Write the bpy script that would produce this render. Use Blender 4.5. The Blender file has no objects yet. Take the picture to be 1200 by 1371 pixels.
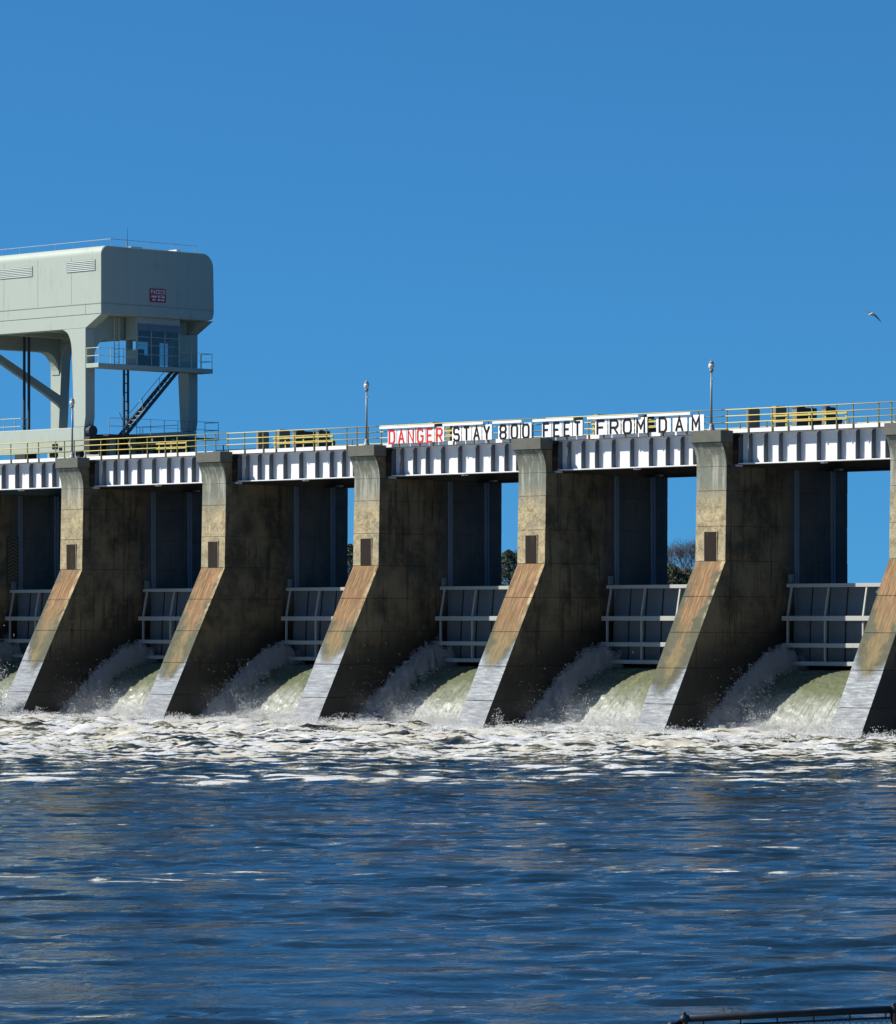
import bpy, bmesh, math, random
import numpy as np
from mathutils import Vector, Matrix, Quaternion

random.seed(7)
RNG = np.random.default_rng(11)
scene = bpy.context.scene
COL = scene.collection
R = math.radians

# ------------------------------------------------------------------ camera
TH = 0.78632
CX, CY, CZ = 212.517, -175.964, 6.277
cam_d = bpy.data.cameras.new('camera')
cam = bpy.data.objects.new('camera', cam_d)
COL.objects.link(cam)
cam.location = (CX, CY, CZ)
cam.rotation_euler = (R(90), 0, TH)
cam_d.sensor_fit = 'HORIZONTAL'
cam_d.sensor_width = 36
cam_d.lens = 36 * 5575.8 / 1200
cam_d.shift_y = (829.2 - 685.5) / 1200
cam_d.clip_start = 0.5
cam_d.clip_end = 6000
scene.camera = cam
scene.render.resolution_x = 896
scene.render.resolution_y = 1024
FW = np.array([-math.sin(TH), math.cos(TH)])
RT = np.array([math.cos(TH), math.sin(TH)])

# ------------------------------------------------------------------ sky, sun, exposure
SUN_EL, SUN_AZ = R(42), R(45)            # azimuth measured from -Y towards -X
sdir = Vector((-math.sin(SUN_AZ) * math.cos(SUN_EL), -math.cos(SUN_AZ) * math.cos(SUN_EL), math.sin(SUN_EL)))
world = bpy.data.worlds.new('World')
scene.world = world
world.use_nodes = True
wt = world.node_tree
wt.nodes.clear()
wo = wt.nodes.new('ShaderNodeOutputWorld')
bg = wt.nodes.new('ShaderNodeBackground')
sky = wt.nodes.new('ShaderNodeTexSky')
sky.sky_type = 'NISHITA'
sky.sun_disc = False
sky.sun_elevation = SUN_EL
sky.sun_rotation = math.atan2(sdir.x, sdir.y)
sky.altitude = 300
sky.air_density = 1.0
sky.dust_density = 0.0
sky.ozone_density = 3.0
tc = wt.nodes.new('ShaderNodeTexCoord')
vm = wt.nodes.new('ShaderNodeVectorMath'); vm.operation = 'MULTIPLY_ADD'
vm.inputs[1].default_value = (1, 1, 0.9)
vm.inputs[2].default_value = (0, 0, 0.13)
vn = wt.nodes.new('ShaderNodeVectorMath'); vn.operation = 'NORMALIZE'
hs = wt.nodes.new('ShaderNodeVectorMath'); hs.operation = 'MULTIPLY'      # deep, polarised blue of slide film
hs.inputs[1].default_value = (0.26, 0.745, 1.07)
wt.links.new(tc.outputs['Generated'], vm.inputs[0])
wt.links.new(vm.outputs[0], vn.inputs[0])
wt.links.new(vn.outputs[0], sky.inputs['Vector'])
wt.links.new(sky.outputs[0], hs.inputs[0])
wt.links.new(hs.outputs[0], bg.inputs['Color'])
bg.inputs['Strength'].default_value = 0.062
wt.links.new(bg.outputs[0], wo.inputs['Surface'])

sun_d = bpy.data.lights.new('sun', 'SUN')
sun = bpy.data.objects.new('sun', sun_d)
COL.objects.link(sun)
sun.location = (40, -60, 80)
sun.rotation_euler = sdir.to_track_quat('Z', 'Y').to_euler()
sun_d.energy = 5.0
sun_d.angle = R(0.53)
sun_d.color = (1.0, 0.94, 0.84)

scene.view_settings.view_transform = 'Standard'
scene.view_settings.look = 'None'
scene.view_settings.exposure = 0.79
scene.view_settings.gamma = 1.0
scene.view_settings.use_curve_mapping = False

# ------------------------------------------------------------------ node helpers
class NT:
    def __init__(s, name):
        s.m = bpy.data.materials.new(name); s.m.use_nodes = True
        s.t = s.m.node_tree; s.t.nodes.clear()
        s.out = s.t.nodes.new('ShaderNodeOutputMaterial')
    def put(s, sock, v):
        if isinstance(v, bpy.types.NodeSocket): s.t.links.new(v, sock)
        elif isinstance(v, (tuple, list)) and len(v) == 3 and len(sock.default_value) == 4: sock.default_value = (*v, 1)
        else: sock.default_value = v
    def node(s, typ, **kw):
        n = s.t.nodes.new(typ)
        for k, v in kw.items(): setattr(n, k, v)
        return n
    def math(s, op, a, b=0.0, c=0.0, clamp=False):
        n = s.node('ShaderNodeMath', operation=op, use_clamp=clamp)
        s.put(n.inputs[0], a); s.put(n.inputs[1], b); s.put(n.inputs[2], c)
        return n.outputs[0]
    def mix(s, f, a, b, blend='MIX'):
        n = s.node('ShaderNodeMix', data_type='RGBA', blend_type=blend)
        s.put(n.inputs[0], f); s.put(n.inputs[6], a); s.put(n.inputs[7], b)
        return n.outputs[2]
    def lerp(s, f, a, b):
        n = s.node('ShaderNodeMix', data_type='FLOAT')
        s.put(n.inputs[0], f); s.put(n.inputs[2], a); s.put(n.inputs[3], b)
        return n.outputs[0]
    def sstep(s, x, a, b):
        n = s.node('ShaderNodeMapRange', interpolation_type='SMOOTHSTEP')
        s.put(n.inputs[0], x); n.inputs[1].default_value = a; n.inputs[2].default_value = b
        n.inputs[3].default_value = 0; n.inputs[4].default_value = 1
        return n.outputs[0]
    def noise(s, vec, scale=1.0, detail=4, rough=0.55, sc=None, dist=0.0):
        if sc is not None:
            mp = s.node('ShaderNodeMapping'); s.put(mp.inputs[0], vec); mp.inputs[3].default_value = sc; vec = mp.outputs[0]
        n = s.node('ShaderNodeTexNoise'); s.put(n.inputs['Vector'], vec)
        n.inputs['Scale'].default_value = scale; n.inputs['Detail'].default_value = detail
        n.inputs['Roughness'].default_value = rough; n.inputs['Distortion'].default_value = dist
        return n.outputs['Fac']
    def pos(s):
        g = s.node('ShaderNodeNewGeometry')
        sp = s.node('ShaderNodeSeparateXYZ'); s.t.links.new(g.outputs['Position'], sp.inputs[0])
        sn = s.node('ShaderNodeSeparateXYZ'); s.t.links.new(g.outputs['True Normal'], sn.inputs[0])
        return g.outputs['Position'], sp.outputs, sn.outputs
    def bump(s, h, strength=0.3, dist=0.02):
        n = s.node('ShaderNodeBump'); s.put(n.inputs['Height'], h)
        n.inputs['Strength'].default_value = strength; n.inputs['Distance'].default_value = dist
        return n.outputs[0]
    def bsdf(s, color, rough=0.6, metal=0.0, normal=None, **kw):
        b = s.node('ShaderNodeBsdfPrincipled')
        s.put(b.inputs['Base Color'], color); s.put(b.inputs['Roughness'], rough); s.put(b.inputs['Metallic'], metal)
        if normal is not None: s.put(b.inputs['Normal'], normal)
        for k, v in kw.items(): s.put(b.inputs[k], v)
        return b
    def done(s, b):
        s.t.links.new(b.outputs[0], s.out.inputs['Surface']); return s.m

def paint(name, col, rough=0.5, dirt=0.25, dirtcol=(0.12, 0.09, 0.06), metal=0.0, scale=1.2):
    n = NT(name)
    col = tuple(q * 0.86 for q in col)
    P, xyz, nn = n.pos()
    a = n.noise(P, scale, 6, 0.65)
    st = n.noise(P, 2.2, 5, 0.6, sc=(1.6, 1.6, 0.18))
    f = n.math('MULTIPLY', n.sstep(n.math('MULTIPLY', a, st), 0.25, 0.46), dirt)
    c = n.mix(f, col, dirtcol)
    c = n.mix(n.math('MULTIPLY', n.noise(P, 9, 3), 0.12), c, (col[0] * .75, col[1] * .75, col[2] * .75))
    rr = n.math('MULTIPLY_ADD', a, 0.25, rough - 0.1)
    b = n.bsdf(c, rr, metal, n.bump(n.noise(P, 14, 3), 0.08, 0.02)); b.inputs['Specular IOR Level'].default_value = 0.25
    return n.done(b)

# ------------------------------------------------------------------ materials
def mat_concrete(name, cap=False):
    n = NT(name)
    P, p, nn = n.pos()
    X, Y, Z = p[0], p[1], p[2]
    u = n.math('SUBTRACT', n.math('FLOORED_MODULO', X, 14.0), 1.123)          # across the nose, metres from its centre
    au = n.math('ABSOLUTE', u)
    wn = n.node('ShaderNodeTexWhiteNoise', noise_dimensions='1D'); n.put(wn.inputs['W'], n.math('FLOOR', n.math('DIVIDE', n.math('ADD', X, 3.0), 14.0)))
    r1 = n.math('SUBTRACT', wn.outputs['Value'], 0.5)
    sc_ = n.node('ShaderNodeSeparateColor'); n.put(sc_.inputs[0], wn.outputs['Color'])
    r2 = n.math('SUBTRACT', sc_.outputs[1], 0.5); r3 = n.math('SUBTRACT', sc_.outputs[2], 0.5)
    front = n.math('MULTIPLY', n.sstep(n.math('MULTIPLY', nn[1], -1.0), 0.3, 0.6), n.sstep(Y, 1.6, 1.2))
    big = n.noise(P, 0.45, 5, 0.6)
    mid = n.noise(P, 1.7, 6, 0.65)
    fine = n.noise(P, 9.0, 5, 0.7)
    streak = n.noise(P, 1.6, 5, 0.65, sc=(2.2, 2.2, 0.16))
    # general concrete
    col = n.mix(mid, (0.17, 0.165, 0.14), (0.30, 0.285, 0.235))
    green = n.mix(mid, (0.09, 0.105, 0.09), (0.24, 0.25, 0.205))
    cream = n.mix(n.sstep(n.math('MULTIPLY_ADD', fine, 0.5, n.math('MULTIPLY', mid, 0.5)), 0.36, 0.62), (0.20, 0.165, 0.10), (0.50, 0.415, 0.25))
    # cap / corbel / cream lifts
    zr = n.math('ADD', Z, n.math('ADD', n.math('MULTIPLY_ADD', mid, 1.6, -0.8), n.math('MULTIPLY', r2, 1.6)))
    m_cream = n.sstep(zr, 14.6, 12.9)
    m_cream = n.math('MULTIPLY', m_cream, n.lerp(n.sstep(big, 0.3, 0.62), 0.55, 1.0))
    fc = n.mix(m_cream, green, cream)
    # light washed streaks on the corbel
    wash = n.math('MULTIPLY', n.sstep(streak, 0.48, 0.62), n.sstep(Z, 12.8, 14.2))
    fc = n.mix(n.math('MULTIPLY', wash, 0.55), fc, (0.42, 0.42, 0.34))
    # sloping face: rust brown centre, grey green margins, olive low down
    slopeface = n.sstep(zr, 9.62, 9.50) if False else n.sstep(Z, 9.56, 9.52)
    wob = n.math('MULTIPLY_ADD', n.noise(P, 0.75, 7, 0.68), 3.2, -1.6)
    wid = n.math('ADD', n.math('MULTIPLY_ADD', Z, 0.16, -0.32), n.math('MULTIPLY', r3, 0.7))                            # half width grows with height
    core = n.sstep(n.math('SUBTRACT', n.math('ADD', wid, wob), au), -0.25, 0.35)
    core = n.math('MULTIPLY', core, n.lerp(n.sstep(n.noise(P, 3.0, 6, 0.75, sc=(2.4, 0.4, 0.4)), 0.34, 0.60), 0.35, 1.0))
    runs = n.noise(P, 2.4, 6, 0.72, sc=(3.2, 0.30, 0.30))
    rust = n.mix(n.sstep(runs, 0.35, 0.68), (0.165, 0.09, 0.045), (0.36, 0.22, 0.115))
    rust = n.mix(n.math('MULTIPLY', n.sstep(zr, 7.4, 4.0), 0.85), rust, (0.20, 0.165, 0.085))
    margin = n.mix(mid, (0.045, 0.05, 0.036), (0.15, 0.147, 0.10))
    sl = n.mix(core, margin, rust)
    edge = n.sstep(n.math('ADD', u, n.math('MULTIPLY', wob, 0.25)), 0.78, 1.0)
    sl = n.mix(n.math('MULTIPLY', n.math('MULTIPLY', edge, n.sstep(mid, 0.35, 0.6)), n.sstep(Z, 5.2, 7.5)), sl, (0.40, 0.33, 0.19))
    # wet foot of the nose: bluish sheen put into the grey, with board marks
    wl = n.math('ADD', n.math('MULTIPLY_ADD', n.math('POWER', au, 2.0), 0.85, 3.15), n.math('MULTIPLY', wob, 0.55))
    wl = n.math('ADD', wl, n.math('ADD', n.math('MULTIPLY', r1, 1.7), n.math('MULTIPLY', n.math('MULTIPLY', r2, u), 1.5)))
    wet = n.sstep(n.math('ADD', n.math('SUBTRACT', wl, Z), n.math('MULTIPLY_ADD', fine, 0.9, -0.45)), -0.45, 0.6)
    board = n.noise(P, 1.0, 4, 0.7, sc=(0.5, 3.5, 9.0))
    pale = n.mix(n.sstep(board, 0.3, 0.7), (0.06, 0.078, 0.10), (0.155, 0.19, 0.225))
    pale = n.mix(n.math('MULTIPLY', n.sstep(Z, 1.9, 1.2), 0.6), pale, (0.10, 0.115, 0.135))
    sl2 = n.mix(wet, sl, pale)
    fc = n.mix(slopeface, fc, sl2)
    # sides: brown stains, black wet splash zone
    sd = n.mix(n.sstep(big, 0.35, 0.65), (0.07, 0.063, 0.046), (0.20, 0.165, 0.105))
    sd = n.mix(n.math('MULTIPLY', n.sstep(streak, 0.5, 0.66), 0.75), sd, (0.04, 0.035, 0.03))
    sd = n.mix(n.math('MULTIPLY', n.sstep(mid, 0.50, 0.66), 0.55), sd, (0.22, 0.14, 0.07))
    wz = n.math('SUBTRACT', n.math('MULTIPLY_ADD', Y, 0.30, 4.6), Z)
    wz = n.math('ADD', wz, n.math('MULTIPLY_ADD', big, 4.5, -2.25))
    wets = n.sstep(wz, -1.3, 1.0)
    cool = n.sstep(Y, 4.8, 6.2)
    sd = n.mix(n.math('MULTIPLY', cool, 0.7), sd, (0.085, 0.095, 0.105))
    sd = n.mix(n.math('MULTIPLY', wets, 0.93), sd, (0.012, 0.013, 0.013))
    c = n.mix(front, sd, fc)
    if cap: c = n.mix(mid, (0.085, 0.09, 0.08), (0.16, 0.165, 0.14))
    dark = n.sstep(n.noise(P, 5.0, 6, 0.75), 0.56, 0.72)
    c = n.mix(n.math('MULTIPLY', dark, 0.38), c, (0.09, 0.085, 0.07))
    c = n.mix(1.0, c, (0.84, 0.84, 0.84), 'MULTIPLY')
    ro = n.lerp(n.math('MULTIPLY', n.math('MULTIPLY', front, wet), slopeface), 0.92, n.math('MULTIPLY_ADD', n.sstep(n.noise(P, 1.6, 6, 0.75, sc=(0.8, 2.5, 6.0)), 0.3, 0.7), -0.26, 0.68))
    ro = n.lerp(n.math('MULTIPLY', n.math('SUBTRACT', 1.0, front), wets), ro, 0.45)
    h = n.math('ADD', n.math('MULTIPLY', mid, 0.5), n.math('ADD', fine, board))
    sp = n.lerp(n.math('MAXIMUM', n.math('MULTIPLY', n.math('MULTIPLY', front, wet), slopeface), n.math('MULTIPLY', n.math('SUBTRACT', 1.0, front), wets)), 0.12, 0.38)
    b = n.bsdf(c, ro, 0, n.bump(h, 0.35, 0.03)); n.put(b.inputs['Specular IOR Level'], sp)
    return n.done(b)

M = {}
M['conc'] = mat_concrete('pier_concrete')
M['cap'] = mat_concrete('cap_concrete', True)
M['white'] = paint('white_girder_paint', (0.72, 0.73, 0.74), 0.55, 0.22, (0.30, 0.24, 0.18))
M['stiff'] = paint('shade_darkened_stiffener', (0.12, 0.14, 0.165), 0.6, 0.2)  # stiffener colour darkened: the girder's shade bands are painted in
M['signwhite'] = paint('white_sign_paint', (0.82, 0.82, 0.80), 0.5, 0.1)
M['crane'] = paint('pale_crane_paint', (0.37, 0.425, 0.375), 0.55, 0.30, (0.20, 0.20, 0.16), scale=0.5)
M['cranedark'] = paint('dark_crane_steel', (0.045, 0.05, 0.055), 0.55, 0.3)
M['louvre'] = paint('seam_strip_grey', (0.30, 0.34, 0.30), 0.5, 0.2)  # grey of the seam strips and weld seams
M['yellow'] = paint('yellow_rail_paint', (0.56, 0.47, 0.13), 0.5, 0.25, (0.25, 0.18, 0.06), scale=3)
M['palerail'] = paint('pale_yellow_rail_paint', (0.60, 0.60, 0.36), 0.5, 0.2, scale=3)
M['red'] = paint('red_sign_paint', (0.62, 0.035, 0.03), 0.45, 0.1)
M['plate'] = paint('dark_red_plate', (0.33, 0.025, 0.045), 0.4, 0.1)
M['black'] = paint('black_sign_paint', (0.006, 0.006, 0.007), 0.45, 0.1)
M['gate'] = paint('grey_gate_paint', (0.15, 0.175, 0.19), 0.5, 0.55, (0.10, 0.10, 0.10))
M['gatebeam'] = paint('pale_gate_beam_paint', (0.40, 0.42, 0.39), 0.5, 0.25, (0.2, 0.19, 0.16))
M['olive'] = paint('shade_darkened_post_yellow', (0.22, 0.19, 0.07), 0.6, 0.3)  # rail yellow darkened, the shaded side of the posts is in the colour
M['dullyellow'] = paint('dull_yellow_paint', (0.16, 0.125, 0.04), 0.7, 0.6)
M['guide'] = paint('blue_grey_steel_guide', (0.15, 0.185, 0.23), 0.4, 0.4)
M['machine'] = paint('dark_hoist_steel', (0.05, 0.048, 0.045), 0.55, 0.3)
M['door'] = paint('dark_brown_recess', (0.016, 0.011, 0.008), 0.9, 0.2)
M['lamp'] = paint('aluminium_lamp_paint', (0.24, 0.26, 0.27), 0.35, 0.15)
M['deck'] = paint('deck_concrete', (0.13, 0.125, 0.12), 0.8, 0.3)
M['hoistconc'] = paint('hoist_concrete', (0.22, 0.22, 0.19), 0.85, 0.45)
M['fence'] = paint('galvanised_dark_pipe', (0.022, 0.028, 0.04), 0.45, 0.3, metal=0.3)
M['bark'] = paint('grey_bark', (0.16, 0.13, 0.10), 0.9, 0.3)

def mat_glass():
    n = NT('cab_glass')
    g = n.node('ShaderNodeBsdfGlossy'); g.inputs['Roughness'].default_value = 0.03; g.inputs['Color'].default_value = (0.8, 0.85, 0.9, 1)
    t = n.node('ShaderNodeBsdfTransparent'); t.inputs['Color'].default_value = (0.50, 0.56, 0.58, 1)
    m = n.node('ShaderNodeMixShader'); m.inputs[0].default_value = 0.05
    n.t.links.new(t.outputs[0], m.inputs[1]); n.t.links.new(g.outputs[0], m.inputs[2])
    return n.done(m)
M['glass'] = mat_glass()

def mat_lens():
    n = NT('lamp_globe')
    return n.done(n.bsdf((0.48, 0.50, 0.49), 0.2, 0, None))
M['globe'] = mat_lens()

def mat_leaf(name, a, b):
    n = NT(name); P, p, nn = n.pos()
    c = n.mix(n.noise(P, 0.8, 3), a, b)
    return n.done(n.bsdf(c, 0.75))
M['pine'] = mat_leaf('evergreen_foliage', (0.022, 0.035, 0.015), (0.07, 0.09, 0.035))
M['twig'] = mat_leaf('bare_twigs', (0.11, 0.09, 0.075), (0.22, 0.19, 0.16))
M['bank'] = mat_leaf('bank_grass', (0.06, 0.07, 0.03), (0.16, 0.14, 0.08))

def mat_river():
    n = NT('river_water')
    P, p, nn = n.pos()
    at = n.node('ShaderNodeAttribute', attribute_name='foam', attribute_type='GEOMETRY')
    f = at.outputs['Fac']
    n1 = n.noise(P, 2.6, 7, 0.75, dist=0.4)
    n2 = n.noise(P, 8.0, 4, 0.7)
    k = n.math('ADD', f, n.math('ADD', n.math('MULTIPLY_ADD', n1, 1.1, -0.55), n.math('MULTIPLY_ADD', n2, 0.6, -0.3)))
    mask = n.sstep(k, 0.42, 0.72)
    silt = n.noise(P, 0.13, 4, 0.6)
    turb = n.sstep(f, 0.12, 0.5)
    body = n.mix(silt, (0.003, 0.008, 0.012), (0.009, 0.016, 0.018))
    body = n.mix(turb, body, (0.09, 0.085, 0.045))
    foamc = n.mix(n.sstep(n.noise(P, 0.35, 4, 0.6), 0.42, 0.62), (0.48, 0.50, 0.515), (0.42, 0.40, 0.325))
    foamc = n.mix(n.math('MULTIPLY', n.sstep(n.noise(P, 5.5, 6, 0.8), 0.48, 0.66), 0.42), foamc, (0.27, 0.31, 0.32))
    col = n.mix(mask, body, foamc)
    rip = n.math('ADD', n.noise(P, 1.6, 5, 0.6, sc=(1, 1, 1)), n.math('MULTIPLY', n.noise(P, 7.0, 3, 0.6), 0.35))
    fb = n.math('ADD', n.noise(P, 3.5, 7, 0.8), n.math('MULTIPLY', mask, 0.4))
    h = n.lerp(mask, rip, fb)
    nb = n.node('ShaderNodeBump'); n.put(nb.inputs['Height'], h)
    n.put(nb.inputs['Strength'], n.lerp(mask, 0.30, 0.5)); nb.inputs['Distance'].default_value = 0.12
    b = n.bsdf(col, n.lerp(mask, 0.05, 0.85), 0, nb.outputs[0], IOR=1.33)
    return n.done(b)
M['river'] = mat_river()

def mat_sheet():
    n = NT('spilling_water')
    P, p, nn = n.pos()
    st = n.noise(P, 1.4, 5, 0.6, sc=(4.0, 0.16, 0.16))
    fine = n.noise(P, 5.0, 4, 0.7, sc=(2.6, 0.32, 0.32))
    spark = n.sstep(n.noise(P, 9.0, 5, 0.8, sc=(1.5, 0.5, 0.5)), 0.57, 0.70)
    low = n.sstep(n.math('ADD', p[2], n.math('MULTIPLY_ADD', n.noise(P, 0.6, 3), 2.4, -1.2)), 2.7, 0.2)
    k = n.math('MULTIPLY', low, n.lerp(n.sstep(n.math('ADD', n.math('MULTIPLY', st, 0.5), n.math('MULTIPLY', fine, 0.5)), 0.36, 0.60), 0.25, 1.0))
    k = n.math('MAXIMUM', n.math('MULTIPLY', k, 0.72), n.math('MULTIPLY', n.math('MULTIPLY', spark, n.lerp(low, 0.35, 1.0)), 0.85))
    c = n.mix(st, (0.080, 0.095, 0.055), (0.130, 0.147, 0.088))
    c = n.mix(n.math('MULTIPLY', n.sstep(n.noise(P, 0.5, 2, 0.5, sc=(1.6, 0.1, 0.1)), 0.58, 0.70), 0.8), c, (0.21, 0.195, 0.075))
    c = n.mix(k, c, (0.52, 0.54, 0.53))
    h = n.math('ADD', n.math('MULTIPLY', st, 0.6), n.math('MULTIPLY', fine, 0.8))
    return n.done(n.bsdf(c, n.lerp(k, 0.13, 0.6), 0, n.bump(h, 0.45, 0.08), IOR=1.33))
M['sheet'] = mat_sheet()

def mat_spray():
    n = NT('spray_drops')
    d = n.node('ShaderNodeBsdfDiffuse'); d.inputs['Color'].default_value = (0.86, 0.87, 0.87, 1)
    t = n.node('ShaderNodeBsdfTranslucent'); t.inputs['Color'].default_value = (0.80, 0.82, 0.82, 1)
    m = n.node('ShaderNodeMixShader'); m.inputs[0].default_value = 0.5
    n.t.links.new(d.outputs[0], m.inputs[1]); n.t.links.new(t.outputs[0], m.inputs[2])
    return n.done(m)
M['spray'] = mat_spray()

# ------------------------------------------------------------------ mesh helpers
class MB:
    """collects boxes, prisms and tubes into one mesh"""
    def __init__(s): s.v = []; s.f = []
    def add(s, vs, fs):
        o = len(s.v); s.v += [tuple(q) for q in vs]; s.f += [tuple(i + o for i in f) for f in fs]; return s
    def box(s, x0, x1, y0, y1, z0, z1):
        return s.add([(x0, y0, z0), (x1, y0, z0), (x1, y1, z0), (x0, y1, z0), (x0, y0, z1), (x1, y0, z1), (x1, y1, z1), (x0, y1, z1)],
                     [(0, 3, 2, 1), (4, 5, 6, 7), (0, 1, 5, 4), (1, 2, 6, 5), (2, 3, 7, 6), (3, 0, 4, 7)])
    def loft(s, lo, hi):
        n = len(lo)
        fs = [tuple(range(n - 1, -1, -1)), tuple(range(n, 2 * n))] + [(i, (i + 1) % n, n + (i + 1) % n, n + i) for i in range(n)]
        return s.add(list(lo) + list(hi), fs)
    def prism(s, pts, axis, a, b):
        """pts: 2D outline, extruded along axis from a to b"""
        mk = {'x': lambda q, t: (t, q[0], q[1]), 'y': lambda q, t: (q[0], t, q[1]), 'z': lambda q, t: (q[0], q[1], t)}[axis]
        return s.loft([mk(q, a) for q in pts], [mk(q, b) for q in pts])
    def tube(s, pts, r, seg=8, r2=None, cap=True):
        pts = [Vector(q) for q in pts]; rings = []; n = len(pts); o = len(s.v)
        for i, q in enumerate(pts):
            d = (pts[min(i + 1, n - 1)] - pts[max(i - 1, 0)]).normalized()
            a = d.orthogonal().normalized(); b = d.cross(a)
            rr = r if r2 is None else r + (r2 - r) * i / (n - 1)
            for k in range(seg):
                t = 2 * math.pi * k / seg
                s.v.append(tuple(q + (a * math.cos(t) + b * math.sin(t)) * rr))
        # keep the rings from twisting
        for i in range(n - 1):
            base = o + i * seg; nxt = base + seg
            p0 = Vector(s.v[base]); best = min(range(seg), key=lambda k: (Vector(s.v[nxt + k]) - p0).length)
            if best: s.v[nxt:nxt + seg] = s.v[nxt + best:nxt + seg] + s.v[nxt:nxt + best]
            for k in range(seg): s.f.append((base + k, base + (k + 1) % seg, nxt + (k + 1) % seg, nxt + k))
        if cap:
            s.f.append(tuple(o + k for k in range(seg - 1, -1, -1))); s.f.append(tuple(o + (n - 1) * seg + k for k in range(seg)))
        return s
    def lathe(s, prof, c=(0, 0, 0), seg=12):
        o = len(s.v)
        for r, z in prof:
            for k in range(seg):
                t = 2 * math.pi * k / seg; s.v.append((c[0] + r * math.cos(t), c[1] + r * math.sin(t), c[2] + z))
        for i in range(len(prof) - 1):
            for k in range(seg):
                a = o + i * seg + k; b = o + i * seg + (k + 1) % seg; s.f.append((a, b, b + seg, a + seg))
        s.f.append(tuple(o + k for k in range(seg - 1, -1, -1))); s.f.append(tuple(o + (len(prof) - 1) * seg + k for k in range(seg)))
        return s
    def mesh(s, name, mat, bevel=0.0, smooth=False):
        me = bpy.data.meshes.new(name); me.from_pydata(s.v, [], s.f); me.update()
        bm = bmesh.new(); bm.from_mesh(me)
        bmesh.ops.recalc_face_normals(bm, faces=bm.faces)
        if bevel: bmesh.ops.bevel(bm, geom=[e for e in bm.edges if len(e.link_faces) == 2 and e.calc_face_angle(0) > 0.6], offset=bevel, segments=1, affect='EDGES', clamp_overlap=True)
        bm.to_mesh(me); bm.free()
        if smooth:
            for q in me.polygons: q.use_smooth = True
        me.materials.append(M[mat] if isinstance(mat, str) else mat)
        return me
def link(name, data, parent=None, loc=None):
    o = bpy.data.objects.new(name, data); COL.objects.link(o)
    if parent is not None: o.parent = parent
    if loc is not None: o.location = loc
    return o
def part(name, mb, mat, parent, bevel=0.0, smooth=False, loc=None):
    """mb in the parent's own coordinates"""
    return link(name, mb.mesh(name, mat, bevel, smooth), parent, loc)
def thing(name, label, cat, loc=(0, 0, 0), group=None):
    o = link(name, None, None, loc); o.empty_display_size = 0.3
    return tag(o, label, cat, group)
def tag(o, label=None, cat=None, group=None, kind=None):
    if label: o['label'] = label
    if cat: o['category'] = cat
    if group: o['group'] = group
    if kind: o['kind'] = kind
    return o
def copy_tree(o, loc, label):
    c = o.copy(); COL.objects.link(c); c.location = loc; c['label'] = label
    for ch in o.children:
        d = ch.copy(); COL.objects.link(d); d.parent = c
        for g in ch.children:
            e = g.copy(); COL.objects.link(e); e.parent = d
    return c
def B(*a): return MB().box(*a)
def world_at(x, y, depth):
    """point seen at photo pixel x, y at a given depth in front of the camera"""
    q = np.array([CX, CY]) + depth * (FW + RT * (x - 600) / 5575.8)
    return Vector((q[0], q[1], CZ + depth * (829.2 - y) / 5575.8))

S, W = 14.0, 2.246            # pier spacing and thickness
ZK = 9.54                      # height of the kink in the nose
DECK = 16.98

# ------------------------------------------------------------------ river (tailwater): one displaced sheet
def spectrum_field(nr, nd, step, scale, width, aniso=1.0, seed=0):
    r = np.random.default_rng(seed)
    k0 = np.fft.fftfreq(nr, step)[:, None]; k1 = np.fft.fftfreq(nd, step)[None, :]
    k = np.sqrt((k0) ** 2 + (k1 * aniso) ** 2)
    amp = np.exp(-((np.log(np.maximum(k, 1e-6)) - math.log(1 / scale)) ** 2) / (2 * width ** 2)) / np.maximum(k, 1e-3)
    amp[0, 0] = 0
    f = np.fft.ifft2(amp * np.fft.fft2(r.standard_normal((nr, nd)))).real
    return f / f.std()

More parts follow.
